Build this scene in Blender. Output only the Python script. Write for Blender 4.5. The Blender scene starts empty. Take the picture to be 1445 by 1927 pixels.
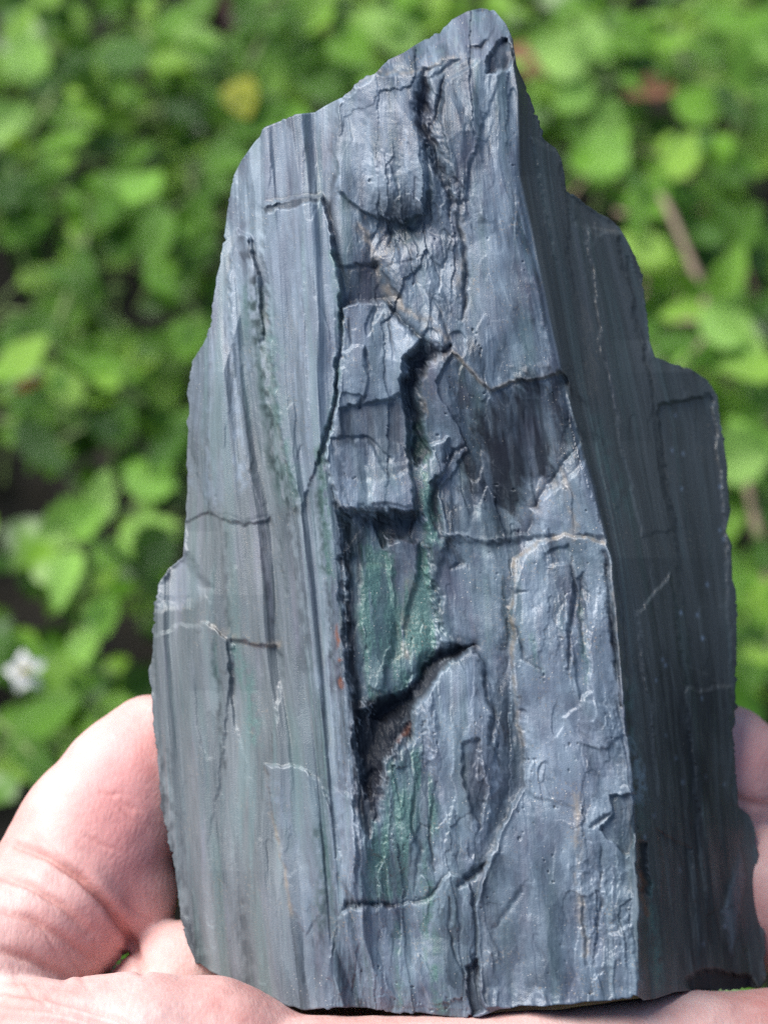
import bpy, math, random
import numpy as np
from mathutils import Vector, Matrix

random.seed(7)
RNG = np.random.RandomState(7)
C = bpy.context.scene.collection
SC = bpy.context.scene

# ------------------------------------------------------------------ camera
F_PX, DIST, PXM = 3780.0, 0.27, 14000.0       # focal length in photo pixels, distance to the stone (m), pixels per metre at the stone
PITCH = math.radians(55)
CAM_Z = 0.60
R_ = np.array([1.0, 0, 0])
U_ = np.array([0, math.sin(PITCH), math.cos(PITCH)])
B_ = np.array([0, -math.cos(PITCH), math.sin(PITCH)])
CAM = np.array([0.0, 0.0, CAM_Z])
cam_d = bpy.data.cameras.new('camera')
cam = bpy.data.objects.new('camera', cam_d)
C.objects.link(cam)
m = Matrix.Identity(4)
for i in range(3):
    m[i][0], m[i][1], m[i][2], m[i][3] = R_[i], U_[i], B_[i], CAM[i]
cam.matrix_world = m
cam_d.sensor_fit = 'HORIZONTAL'
cam_d.sensor_width = 36
cam_d.lens = F_PX / 1445 * 36
cam_d.clip_start, cam_d.clip_end = 0.01, 50
cam_d.dof.use_dof = True
cam_d.dof.focus_distance = DIST + 0.001
cam_d.dof.aperture_fstop = 22.0
SC.camera = cam

# ------------------------------------------------------------------ light
SUN_CAM = np.array([-0.52, 0.66, 0.46])
sd_ = SUN_CAM[0] * R_ + SUN_CAM[1] * U_ + SUN_CAM[2] * B_
sd_ /= np.linalg.norm(sd_)
elev = math.asin(sd_[2])
azim = math.atan2(sd_[0], sd_[1])
world = bpy.data.worlds.new("World")
SC.world = world
world.use_nodes = True
wn = world.node_tree
sky = wn.nodes.new('ShaderNodeTexSky')
sky.sky_type = 'NISHITA'
sky.sun_disc = False
sky.sun_elevation = elev
sky.sun_rotation = azim
sky.air_density = 1.0
sky.dust_density = 1.5
wn.links.new(sky.outputs[0], wn.nodes['Background'].inputs[0])
wn.nodes['Background'].inputs[1].default_value = 0.085
sun_d = bpy.data.lights.new('sun', 'SUN')
sun_d.energy = 3.4
sun_d.angle = math.radians(42)
sun_d.color = (1, 0.97, 0.93)
sun = bpy.data.objects.new('sun', sun_d)
sun.rotation_euler = Vector(-sd_).to_track_quat('-Z', 'Y').to_euler()
C.objects.link(sun)
SC.view_settings.view_transform = 'Standard'
SC.view_settings.look = 'None'
SC.view_settings.exposure = 0.95
SC.view_settings.gamma = 1
SC.cycles.use_denoising = False
SC.cycles.use_adaptive_sampling = False
SC.cycles.sample_clamp_indirect = 4

# ------------------------------------------------------------------ helpers
def tag(o, label=None, cat=None, group=None, kind=None):
    if label: o['label'] = label
    if cat: o['category'] = cat
    if group: o['group'] = group
    if kind: o['kind'] = kind
    return o

def P3(x, y, w):
    """photo-measured position (x right, y down, w towards the viewer, all in 1/140 cm at the stone) -> world metres"""
    x, y, w = np.asarray(x, float), np.asarray(y, float), np.asarray(w, float)
    Z = DIST - w / PXM
    X = (x - 722.5) / F_PX * Z
    Y = -(y - 963.5) / F_PX * Z
    return CAM + X[..., None] * R_ + Y[..., None] * U_ - Z[..., None] * B_

def on_plane(x, y, h):
    """point at height h above the soil seen in direction (x, y)"""
    d = (x - 722.5) / F_PX * R_ - (y - 963.5) / F_PX * U_ - B_
    return CAM + d * ((h - CAM_Z) / d[2])

def hash2(ix, iy, seed):
    h = (ix.astype(np.int64) * 374761393 + iy.astype(np.int64) * 668265263 + seed * 2246822519) & 0xFFFFFFFF
    h = ((h ^ (h >> 13)) * 1274126177) & 0xFFFFFFFF
    h = ((h ^ (h >> 16)) * 2654435761) & 0xFFFFFFFF
    return ((h ^ (h >> 15)) & 0xFFFFFF) / float(0xFFFFFF)

def vnoise(x, y, seed=0):
    ix, iy = np.floor(x), np.floor(y)
    fx, fy = x - ix, y - iy
    fx = fx * fx * fx * (fx * (fx * 6 - 15) + 10)
    fy = fy * fy * fy * (fy * (fy * 6 - 15) + 10)
    a = hash2(ix, iy, seed); b = hash2(ix + 1, iy, seed)
    c = hash2(ix, iy + 1, seed); d = hash2(ix + 1, iy + 1, seed)
    return ((a + (b - a) * fx) * (1 - fy) + (c + (d - c) * fx) * fy) * 2 - 1

def fbm(x, y, seed=0, octv=4, gain=0.5, lac=2.03):
    s, a = 0, 1.0
    for o in range(octv):
        s = s + a * vnoise(x + 17.3 * o, y - 9.1 * o, seed + o)
        x, y, a = x * lac, y * lac, a * gain
    return s

def lnoise(x, y, seed=0):
    ix, iy = np.floor(x), np.floor(y); fx, fy = x - ix, y - iy
    a = hash2(ix, iy, seed); b = hash2(ix + 1, iy, seed); c = hash2(ix, iy + 1, seed); d = hash2(ix + 1, iy + 1, seed)
    up = fx > fy      # two flat triangles per cell: straight kinks instead of waves
    return np.where(up, a + (b - a) * fx + (d - b) * fy, a + (c - a) * fy + (d - c) * fx) * 2 - 1

def sstep(a, b, v):
    t = np.clip((v - a) / (b - a), 0, 1)
    return t * t * (3 - 2 * t)

def poly_sd(px, py, poly):
    """signed distance, positive inside"""
    poly = np.asarray(poly, float)
    best = np.full(px.shape, 1e18)
    inside = np.zeros(px.shape, bool)
    n = len(poly)
    for i in range(n):
        ax, ay = poly[i]; bx, by = poly[(i + 1) % n]
        dx, dy = bx - ax, by - ay
        t = np.clip(((px - ax) * dx + (py - ay) * dy) / (dx * dx + dy * dy + 1e-9), 0, 1)
        best = np.minimum(best, (px - ax - t * dx) ** 2 + (py - ay - t * dy) ** 2)
        cond = ((ay > py) != (by > py))
        if ay != by:
            inside ^= cond & (px < (bx - ax) * (py - ay) / (by - ay) + ax)
    d = np.sqrt(best)
    return np.where(inside, d, -d)

def line_d(px, py, pts):
    """distance to polyline and the 0..1 position along it"""
    pts = np.asarray(pts, float)
    best = np.full(px.shape, 1e18); pos = np.zeros(px.shape)
    L = np.r_[0, np.cumsum(np.hypot(*np.diff(pts, axis=0).T))]
    for i in range(len(pts) - 1):
        ax, ay = pts[i]; dx, dy = pts[i + 1] - pts[i]
        t = np.clip(((px - ax) * dx + (py - ay) * dy) / (dx * dx + dy * dy + 1e-9), 0, 1)
        d2 = (px - ax - t * dx) ** 2 + (py - ay - t * dy) ** 2
        k = d2 < best
        best = np.where(k, d2, best)
        pos = np.where(k, (L[i] + t * (L[i + 1] - L[i])) / L[-1], pos)
    return np.sqrt(best), pos

def mesh_from(name, verts, faces_flat, nverts_per_face, smooth=True):
    me = bpy.data.meshes.new(name)
    me.vertices.add(len(verts))
    me.vertices.foreach_set('co', np.ascontiguousarray(verts, np.float32).ravel())
    n = np.asarray(nverts_per_face, np.int32)
    me.loops.add(len(faces_flat)); me.polygons.add(len(n))
    me.loops.foreach_set('vertex_index', np.asarray(faces_flat, np.int32))
    st = np.zeros(len(n), np.int32); st[1:] = np.cumsum(n)[:-1]
    me.polygons.foreach_set('loop_start', st)
    me.polygons.foreach_set('loop_total', n)
    me.polygons.foreach_set('use_smooth', np.full(len(n), smooth))
    me.update(calc_edges=True)
    me.validate()
    return me

class NT:
    """small node-tree writer"""
    def __init__(s, name):
        s.m = bpy.data.materials.new(name); s.m.use_nodes = True
        s.t = s.m.node_tree; s.b = s.t.nodes['Principled BSDF']; s.o = s.t.nodes['Material Output']
    def n(s, typ, **kw):
        nd = s.t.nodes.new(typ)
        for k, v in kw.items(): setattr(nd, k, v)
        return nd
    def L(s, a, b): s.t.links.new(a, b)
    def attr(s, name):
        a = s.n('ShaderNodeAttribute'); a.attribute_name = name; return a
    def noise(s, vec, scale, detail=4, rough=0.55):
        a = s.n('ShaderNodeTexNoise'); a.inputs['Scale'].default_value = scale
        a.inputs['Detail'].default_value = detail; a.inputs['Roughness'].default_value = rough
        if vec is not None: s.L(vec, a.inputs['Vector'])
        return a.outputs['Fac']
    def ramp(s, fac, stops):
        r = s.n('ShaderNodeValToRGB'); e = r.color_ramp.elements
        while len(e) < len(stops): e.new(0.5)
        for q, (p, c) in zip(e, stops): q.position = p; q.color = (*c, 1) if len(c) == 3 else c
        s.L(fac, r.inputs[0]); return r.outputs[0]
    def mix(s, fac, a, b, blend='MIX'):
        q = s.n('ShaderNodeMix', data_type='RGBA', blend_type=blend)
        for sock, v in ((q.inputs[0], fac), (q.inputs[6], a), (q.inputs[7], b)):
            if isinstance(v, (int, float)): sock.default_value = v
            elif isinstance(v, tuple): sock.default_value = (*v, 1)
            else: s.L(v, sock)
        return q.outputs[2]
    def math(s, op, a, b=0.0):
        q = s.n('ShaderNodeMath', operation=op)
        for sock, v in ((q.inputs[0], a), (q.inputs[1], b)):
            if isinstance(v, (int, float)): sock.default_value = v
            else: s.L(v, sock)
        return q.outputs[0]
    def scaled(s, vec, sx, sy, sz):
        q = s.n('ShaderNodeVectorMath', operation='MULTIPLY'); s.L(vec, q.inputs[0])
        q.inputs[1].default_value = (sx, sy, sz); return q.outputs[0]
    def bump(s, h, dist, strength=1.0):
        q = s.n('ShaderNodeBump'); q.inputs['Distance'].default_value = dist
        q.inputs['Strength'].default_value = strength; s.L(h, q.inputs['Height']); s.L(q.outputs[0], s.b.inputs['Normal'])
        return q.outputs[0]

# ------------------------------------------------------------------ setting: soil
def soil_material():
    t = NT('soil'); g = t.n('ShaderNodeTexCoord').outputs['Object']
    f = t.noise(g, 60, 6)
    t.L(t.ramp(f, [(0.3, (0.004, 0.004, 0.003)), (0.7, (0.018, 0.014, 0.009))]), t.b.inputs['Base Color'])
    t.b.inputs['Roughness'].default_value = 0.95
    t.bump(f, 0.006); return t.m

def build_ground():
    n = 90
    gx, gy = np.meshgrid(np.linspace(-2, 2, n), np.linspace(-1.6, 2.6, n))
    z = 0.012 * fbm(gx * 9, gy * 9, 3)
    v = np.stack([gx, gy, z], -1).reshape(-1, 3)
    i = np.arange(n * n).reshape(n, n)
    q = np.stack([i[:-1, :-1], i[:-1, 1:], i[1:, 1:], i[1:, :-1]], -1).reshape(-1, 4)
    o = bpy.data.objects.new('ground', mesh_from('ground', v, q.ravel(), np.full(len(q), 4)))
    o.data.materials.append(soil_material()); C.objects.link(o); tag(o, kind='structure')
build_ground()

# ------------------------------------------------------------------ the stone
OUT = [(905,14),(930,18),(952,45),(966,75),(968,95),(972,120),(985,150),(995,178),(1005,205),(1014,232),(1024,262),(1045,278),(1056,298),
       (1062,330),(1066,360),(1078,364),(1100,382),(1125,400),(1150,412),(1168,432),(1185,462),(1198,490),(1210,520),(1212,560),(1218,590),
       (1222,640),(1232,672),(1262,684),(1300,694),(1332,716),(1350,745),(1354,780),(1362,830),(1368,880),(1371,930),(1372,975),(1366,1000),
       (1376,1040),(1378,1090),(1386,1130),(1386,1200),(1384,1300),(1380,1390),(1384,1450),(1390,1520),(1410,1535),(1420,1560),(1426,1620),
       (1434,1700),(1440,1780),(1441,1835),(1430,1860),(1400,1862),(1360,1866),(1320,1864),(1270,1868),(1235,1880),(1210,1884),(1200,1876),
       (1150,1884),(1100,1886),(1050,1892),(1000,1894),(940,1900),(905,1914),(870,1916),(830,1912),(790,1906),(745,1908),(705,1900),(660,1896),
       (610,1898),(575,1902),(530,1890),(480,1866),(430,1848),(395,1828),(366,1806),(352,1775),(340,1730),(335,1680),(330,1640),(318,1590),
       (306,1530),(300,1470),(296,1420),(289,1370),(285,1310),(279,1262),(288,1225),(288,1180),(291,1140),(298,1100),(318,1070),(344,1048),
       (347,1010),(350,950),(352,900),(352,850),(356,780),(355,720),(362,680),(382,648),(396,610),(402,560),(412,500),(424,430),(430,380),
       (440,330),(455,300),(478,268),(500,238),(530,226),(558,214),(592,210),(612,198),(640,184),(660,170),(676,150),(705,138),(730,112),
       (760,98),(800,74),(830,58),(850,36),(880,20)]

def jagged(poly, step=9, amp=2.6):
    pts = []
    for i in range(len(poly)):
        a, b = np.array(poly[i], float), np.array(poly[(i + 1) % len(poly)], float)
        L = np.hypot(*(b - a)); k = max(1, int(L / RNG.choice([4, 7, 12, 20]))); nrm = np.array([b[1] - a[1], a[0] - b[0]]) / max(L, 1e-6)
        for j in range(k):
            off = RNG.normal() * RNG.choice([.4, .8, 2.4]) * (0.25 if j == 0 else 1)
            pts.append(a + (b - a) * j / k + nrm * off)
    return np.array(pts)

def ribs(Y, X, table):
    """piecewise-linear surface: table = list of (list of (y, x, value)); linear in x between the ribs of each row"""
    ys = Y[:, 0]; out = np.zeros_like(X)
    xs = np.array([np.interp(ys, [p[0] for p in r], [p[1] for p in r]) for r in table])
    vs = np.array([np.interp(ys, [p[0] for p in r], [p[2] for p in r]) for r in table])
    for j in range(len(ys)):
        out[j] = np.interp(X[j], xs[:, j], vs[:, j])
    return out

STEP = 1.75
def build_stone():
    gx = np.arange(262, 1448, STEP); gy = np.arange(4, 1926, STEP)
    X, Y = np.meshgrid(gx, gy)
    # grain of the stone: s across, t along
    S = ribs(Y, X, [
        [(0, 150, -1.2), (700, 200, -1.2), (1900, 200, -1.0)],
        [(0, 330, 0), (700, 345, 0), (1200, 330, 0), (1900, 390, 0)],
        [(0, 470, 1), (400, 480, 1), (700, 500, 1), (1000, 545, 1), (1400, 590, 1), (1900, 630, 1)],
        [(0, 640, 2), (700, 645, 2), (1200, 665, 2), (1900, 710, 2)],
        [(0, 850, 3.2), (700, 870, 3.2), (1200, 900, 3.2), (1900, 930, 3.2)],
        [(0, 975, 4.2), (300, 985, 4.2), (700, 1062, 4.2), (1050, 1145, 4.2), (1900, 1205, 4.2)],
        [(0, 1050, 5.2), (400, 1075, 5.2), (800, 1140, 5.2), (1300, 1230, 5.2), (1900, 1295, 5.2)],
        [(0, 1180, 6.6), (400, 1200, 6.6), (800, 1330, 6.6), (1300, 1380, 6.6), (1900, 1430, 6.6)],
        [(0, 1400, 8), (1900, 1620, 8)]]) * 165.0
    T = Y + 0.12 * X
    wob = 6 * fbm(X / 160, Y / 420, 11, 2)
    S = S + wob
    # large shape, ribs left to right
    W = ribs(Y, X, [
        [(0, 250, -300), (400, 330, -300), (700, 262, -330), (1300, 200, -330), (1900, 260, -260)],
        [(0, 430, -150), (300, 450, -150), (430, 428, -165), (700, 360, -205), (1000, 350, -205), (1120, 296, -225), (1300, 284, -235), (1640, 330, -200), (1900, 380, -150)],
        [(0, 520, -95), (430, 500, -95), (700, 420, -125), (1000, 420, -115), (1120, 400, -125), (1300, 360, -170), (1640, 395, -130), (1900, 440, -110)],
        [(0, 640, -30), (190, 640, -34), (430, 625, -12), (700, 632, 0), (900, 612, 6), (1150, 640, 22), (1400, 655, 34), (1600, 668, 30), (1900, 600, -8)],
        [(0, 790, -40), (140, 790, 0), (400, 800, 26), (650, 810, 14), (950, 830, 0), (1200, 850, 6), (1500, 840, 22), (1900, 830, 10)],
        [(0, 890, -60), (110, 900, -4), (400, 930, 10), (720, 950, 8), (1000, 990, 10), (1300, 1000, 26), (1900, 1010, 22)],
        [(0, 940, -120), (95, 962, -24), (170, 974, -10), (330, 978, -6), (430, 1000, -4), (600, 1035, -6), (720, 1062, -10), (830, 1092, -12), (1000, 1138, 0), (1050, 1150, 6), (1300, 1172, 22), (1500, 1194, 28), (1700, 1203, 26), (1900, 1203, 18)],
        [(0, 968, -160), (170, 990, -80), (330, 1058, -140), (430, 1072, -128), (600, 1100, -118), (830, 1140, -90), (1050, 1172, -30), (1300, 1190, -10), (1500, 1212, -4), (1900, 1222, -20)],
        [(0, 1010, -260), (300, 1064, -165), (430, 1092, -150), (600, 1130, -150), (830, 1180, -150), (1050, 1215, -95), (1300, 1235, -75), (1600, 1262, -80), (1900, 1275, -110)],
        [(0, 1080, -420), (300, 1090, -260), (430, 1172, -265), (640, 1222, -270), (700, 1300, -330), (800, 1358, -390), (1000, 1374, -380), (1300, 1386, -330), (1520, 1392, -330), (1900, 1442, -330)],
        [(0, 1500, -900), (1900, 1560, -520)]])
    # back-sloping top cap
    W -= 75 * sstep(0, 1, (150 - 0.16 * (X - 700) - Y) / 130) * sstep(660, 720, X) * (X < 985)
    core = sstep(-25, 25, X - np.interp(Y, [0, 430, 900, 1400, 1900], [640, 625, 615, 655, 610])) * \
           sstep(-4, 14, np.interp(Y, [95, 170, 330, 430, 600, 720, 830, 1050, 1300, 1500, 1900], [962, 974, 978, 1000, 1035, 1062, 1092, 1150, 1172, 1194, 1203]) - X)
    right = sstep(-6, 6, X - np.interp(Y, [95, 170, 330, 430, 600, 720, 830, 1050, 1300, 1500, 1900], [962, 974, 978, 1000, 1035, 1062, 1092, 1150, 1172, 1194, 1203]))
    left = np.clip(1 - core - right, 0, 1)

    green = np.zeros_like(X); tan = np.zeros_like(X); dark = np.zeros_like(X); pale = np.zeros_like(X); rust = np.zeros_like(X)  # dark and pale hold mineral tone plus painted shade and light
    nwx = 4.5 * lnoise(X / 26, Y / 34, 21) + 2.6 * lnoise(X / 9, Y / 13, 22) + 1.2 * lnoise(X / 4, Y / 5, 25)
    nwy = 4.5 * lnoise(X / 24, Y / 30, 31) + 2.6 * lnoise(X / 9, Y / 10, 32) + 1.2 * lnoise(X / 4, Y / 5, 35)

    def blur(A, r):
        k = np.exp(-np.linspace(-2, 2, 2 * r + 1) ** 2); k /= k.sum(); o = np.zeros_like(A)
        for i in range(2 * r + 1): o += k[i] * np.roll(A, i - r, 0)
        q = np.zeros_like(A)
        for i in range(2 * r + 1): q += k[i] * np.roll(o, i - r, 1)
        return q
    def win(pts, pad):
        p = np.asarray(pts, float)
        x0, y0 = p.min(0) - pad; x1, y1 = p.max(0) + pad
        i0, i1 = np.searchsorted(gx, [x0, x1]); j0, j1 = np.searchsorted(gy, [y0, y1])
        return slice(j0, j1), slice(i0, i1)
    def plate(poly, h, soft=4, warp=1.0, slope=None, dk=0, pl=0):
        """raise (or sink) a patch; slope=(angle deg, share) fades the step towards that direction"""
        sl = win(poly, 24); x = X[sl] + nwx[sl] * warp; y = Y[sl] + nwy[sl] * warp
        mk = sstep(-soft, soft, poly_sd(x, y, poly)); hh = h
        if slope:
            a = math.radians(slope[0]); p = np.asarray(poly, float); d = p[:, 0] * math.cos(a) + p[:, 1] * math.sin(a)
            u = (X[sl] * math.cos(a) + Y[sl] * math.sin(a) - d.min()) / (d.max() - d.min())
            hh = h * (1 - slope[1] * np.clip(u, 0, 1))
        W[sl] += .72 * hh * mk
        dark[sl] = np.maximum(dark[sl], dk * mk); pale[sl] = np.maximum(pale[sl], pl * mk)
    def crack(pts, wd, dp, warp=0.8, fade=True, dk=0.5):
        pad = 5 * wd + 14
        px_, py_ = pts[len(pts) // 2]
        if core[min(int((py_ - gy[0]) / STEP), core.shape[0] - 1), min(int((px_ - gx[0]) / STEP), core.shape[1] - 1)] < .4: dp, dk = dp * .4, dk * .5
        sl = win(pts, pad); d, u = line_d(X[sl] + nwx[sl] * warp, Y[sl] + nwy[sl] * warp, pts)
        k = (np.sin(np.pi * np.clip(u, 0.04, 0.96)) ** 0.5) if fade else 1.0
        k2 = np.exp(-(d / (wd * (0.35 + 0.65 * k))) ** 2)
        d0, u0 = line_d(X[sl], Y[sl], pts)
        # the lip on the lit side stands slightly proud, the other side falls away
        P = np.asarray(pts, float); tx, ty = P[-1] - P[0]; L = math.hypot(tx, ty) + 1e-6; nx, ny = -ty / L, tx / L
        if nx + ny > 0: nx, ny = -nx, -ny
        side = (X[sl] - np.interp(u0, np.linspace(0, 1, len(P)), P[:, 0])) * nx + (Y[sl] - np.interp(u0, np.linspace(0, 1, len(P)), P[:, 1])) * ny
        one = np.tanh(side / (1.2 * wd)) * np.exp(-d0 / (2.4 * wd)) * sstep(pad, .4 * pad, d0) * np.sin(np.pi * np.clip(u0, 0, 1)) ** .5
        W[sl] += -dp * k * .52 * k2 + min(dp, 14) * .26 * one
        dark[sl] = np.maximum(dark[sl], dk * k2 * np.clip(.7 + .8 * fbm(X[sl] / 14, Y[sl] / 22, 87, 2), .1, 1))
    def stripe(A, pts, wd, amt, warp=1.0, br=True):
        sl = win(pts, wd * 2 + 16); d, u = line_d(X[sl] + nwx[sl] * warp, Y[sl] + nwy[sl] * warp, pts)
        k = np.exp(-(d / wd) ** 2) * amt
        if br: k = k * np.clip(0.75 + 0.9 * fbm(X[sl] / 9, Y[sl] / 16, 77, 2), 0, 1.3)
        A[sl] = np.maximum(A[sl], np.clip(k, 0, 1))
    def patch(A, poly, amt, soft=14, warp=2.0, streaky=None):
        streaky = (A is not dark) if streaky is None else streaky
        sl = win(poly, soft + 30); mk = sstep(-soft, soft, poly_sd(X[sl] + nwx[sl] * warp, Y[sl] + nwy[sl] * warp, poly))
        nz = fbm(S[sl] / 11, T[sl] / 90, 83, 3)
        mk = mk * (np.clip(0.70 + .75 * nz, 0.3, 1.15) if streaky else np.clip(.9 + .45 * nz, .3, 1.1))
        A[sl] = np.maximum(A[sl], np.clip(mk * amt, 0, 1))

    # ---- left face
    plate([(498,384),(545,374),(606,364),(622,420),(628,466),(640,520),(640,640),(622,780),(604,838),(566,960),(530,830),(508,640),(496,480)], 62, 4, slope=(90, 0.85), pl=.45)
    plate([(442,432),(470,446),(486,520),(494,640),(470,700),(440,640),(430,520)], 36, 4, slope=(80, 1.0))
    crack([(500,390),(545,378),(604,366)], 7, 12)
    crack([(492,400),(486,470),(498,600),(510,720),(520,850),(548,960)], 17, 24, dk=.25)
    crack([(446,436),(462,520),(472,600),(486,760),(520,900),(540,960)], 10, 12, dk=.15)
    stripe(green, [(474,560),(500,640),(520,800),(545,930)], 24, .5, 1.5)
    stripe(green, [(628,470),(640,560),(636,700),(612,830)], 8, .45)
    stripe(green, [(600,840),(610,940),(618,1080)], 12, .6)
    crack([(612,830),(600,860),(606,960),(620,1100),(640,1260)], 8, 12, dk=.2)
    crack([(572,560),(575,620),(566,700)], 3, 5)
    crack([(390,964),(430,970),(462,986),(486,972),(514,970)], 4, 4, dk=.2)
    plate([(350,985),(390,968),(462,990),(512,974),(540,1100),(520,1200),(430,1200),(380,1110),(352,1050)], -9, 4, slope=(90, 1))
    plate([(300,1100),(322,1068),(350,1046),(372,1080),(392,1108),(360,1136),(296,1142)], -30, 12, slope=(60, .5), pl=.3)
    plate([(288,1200),(330,1178),(392,1176),(430,1204),(442,1216),(420,1420),(380,1640),(330,1620),(288,1400)], 12, 4, slope=(90, 1))
    plate([(430,1206),(470,1212),(520,1216),(534,1240),(520,1330),(500,1500),(470,1500),(440,1330)], -14, 4, slope=(90, 1))
    crack([(330,1182),(400,1178),(430,1204),(460,1212),(520,1216)], 4, 5, dk=.25)
    crack([(404,1190),(406,1270),(420,1360)], 5, 8)
    stripe(green, [(446,1225),(470,1300),(480,1400)], 12, .5)
    stripe(green, [(404,1200),(408,1270)], 6, .4)
    stripe(tan, [(400,1180),(436,1200),(470,1208),(524,1214)], 7, .6)
    plate([(500,1440),(560,1440),(606,1470),(640,1560),(640,1640),(604,1720),(570,1760),(548,1700),(526,1600)], 14, 4, slope=(20, .8), pl=.3)
    crack([(498,1452),(520,1560),(548,1690),(566,1760),(580,1880)], 7, 14, dk=.2)
    stripe(tan, [(512,1530),(536,1640),(550,1720)], 4, .7)
    crack([(612,1470),(622,1510),(628,1535)], 5, 22)
    crack([(560,1440),(600,1490),(625,1540),(640,1640),(668,1700)], 5, 8, dk=.2)
    plate([(628,1480),(664,1500),(672,1600),(672,1700),(636,1640)], 14, 5, slope=(180, .8), pl=.3)
    stripe(green, [(600,1560),(612,1640),(600,1740)], 14, .35)
    crack([(604,1540),(614,1640),(600,1740),(606,1880)], 16, 10, dk=.2)
    plate([(496,392),(545,376),(606,362),(604,374),(575,384),(545,394),(520,392),(502,404)], -7, 3, dk=.65)
    for pts, wd, a in (([(470,470),(484,600),(500,740),(520,860),(548,960)], 15, .62), ([(452,450),(470,560),(482,640)], 7, .5), ([(600,840),(604,960),(614,1100),(634,1300)], 9, .5),
                       ([(420,980),(424,1080),(430,1180)], 7, .35), ([(545,960),(560,1100),(580,1260)], 10, .35), ([(490,1000),(500,1100),(512,1200)], 8, .35), ([(300,1420),(312,1560),(340,1700),(372,1810)], 22, .45),  # the stripe down the lower left edge paints the thumb's shadow
                       ([(404,1210),(412,1330),(425,1460)], 6, .45), ([(600,1560),(612,1680),(604,1780)], 16, .45), ([(450,1700),(470,1880)], 16, .3), ([(640,200),(634,300),(622,420)], 5, .4)):
        stripe(dark, pts, wd, a, 1.4)
    for pts, wd, a in (([(440,470),(446,600),(440,740),(450,900)], 20, .7), ([(470,450),(480,520)], 10, .9), ([(400,640),(392,800),(396,950)], 12, .5), ([(560,420),(570,600),(580,760)], 26, .7),
                       ([(600,700),(606,780)], 14, .6), ([(520,1480),(560,1600)], 22, .5), ([(600,1260),(630,1400),(655,1480)], 12, .5), ([(640,1500),(655,1640)], 14, .7), ([(580,1640),(590,1700)], 18, .6)):
        stripe(pale, pts, wd, a, 1.4)
    # ---- centre, top
    plate([(640,190),(700,140),(792,132),(784,200),(800,280),(800,400),(760,420),(690,400),(640,360),(628,300)], 22, 5, pl=.35)
    crack([(798,134),(790,190),(806,250),(822,310),(838,352)], 12, 44, 1.6, dk=.8)
    crack([(806,150),(838,130),(862,112)], 6, 12)
    crack([(838,140),(826,190),(812,250)], 6, 18)
    crack([(838,352),(850,380),(880,380)], 6, 14)
    plate([(836,150),(925,100),(940,140),(900,260),(872,350),(850,330),(830,230)], 12, 4, slope=(0, .6))
    plate([(918,110),(936,80),(958,70),(968,110),(948,134),(916,134)], -34, 4, dk=.5)
    crack([(880,90),(905,92),(920,74)], 5, 16)
    crack([(690,140),(760,138),(800,132),(860,112),(905,90),(930,60),(940,24)], 5, 7, dk=.1)
    stripe(tan, [(700,138),(760,136),(800,128),(850,105)], 4, .6)
    # bowl under the bulge
    sl = win([(500,180),(980,620)], 0); W[sl] -= 24 * np.exp(-(((X[sl] - 765) / 62) ** 2 + ((Y[sl] - 430) / 34) ** 2))
    W[sl] += 12 * np.exp(-(((X[sl] - 725) / 70) ** 2 + ((Y[sl] - 345) / 60) ** 2))
    crack([(726,440),(780,424),(802,392),(806,360)], 9, 16, dk=.4)
    crack([(728,400),(736,440),(728,470)], 4, 9)
    plate([(806,290),(838,360),(850,440),(830,500),(800,460),(812,400)], 10, 4, pl=.2)
    crack([(866,380),(862,430),(876,470),(878,560),(868,600)], 5, 16)
    stripe(tan, [(868,380),(864,440),(876,480),(860,520)], 9, .55, 1.8)
    stripe(tan, [(676,430),(700,470),(712,520),(752,570),(800,600),(846,640)], 9, .75, 2)
    crack([(704,490),(708,508)], 8, 24, .3)
    crack([(636,480),(640,520),(646,545)], 8, 20)
    plate([(640,498),(716,500),(752,560),(720,562),(650,574)], -16, 5, slope=(270, .4), dk=.3)
    plate([(716,486),(800,440),(870,450),(872,600),(850,640),(800,600),(740,540)], 8, 5, slope=(90, .7), pl=.25)
    crack([(722,505),(800,478)], 3, 3)
    crack([(800,540),(830,590),(850,650)], 4, 7)
    # ---- centre slab
    slab = [(646,576),(722,560),(752,604),(792,640),(756,676),(756,744),(766,820),(776,900),(782,958),(720,966),(640,952),(614,860),(634,740),(640,660)]
    plate(slab, 34, 4, pl=.35)
    crack([(722,560),(752,604),(792,640),(830,652)], 8, 16, dk=.3)
    plate([(648,660),(686,650),(694,700),(690,744),(640,740)], 7, 2)
    crack([(688,652),(692,706)], 4, 14)
    crack([(684,746),(676,766),(692,742)], 4, 12)
    plate([(636,770),(690,758),(762,736),(770,820),(776,884),(730,900),(690,830),(648,826)], -16, 4, slope=(90, .6), dk=.35)
    plate([(622,826),(690,822),(740,860),(720,910),(640,900)], -10, 4, slope=(90, .9), dk=.25)
    plate([(690,880),(770,870),(780,950),(700,945)], 6, 4, pl=.2)
    crack([(704,560),(702,640)], 2.5, 5); crack([(728,580),(742,700)], 3, 5); crack([(656,600),(662,650)], 3, 7)
    crack([(632,950),(656,968),(700,960),(744,974),(786,956)], 9, 22, 1.6, dk=.7)
    patch(dark, [(640,770),(700,750),(764,750),(770,860),(720,850),(640,840)], .6, 10)  # down-facing facets darkened: shade put into the colour
    patch(dark, [(640,500),(716,500),(750,556),(650,570)], .45, 10); patch(dark, [(700,360),(800,380),(796,430),(730,440),(690,410)], .4, 16)  # second patch paints the shade on the bulge's underside
    patch(dark, [(840,960),(900,930),(1000,1000),(960,1030),(860,1030)], .5, 14); patch(dark, [(930,1700),(1040,1600),(1080,1700),(1060,1860),(930,1880)], .3, 30)
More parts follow.
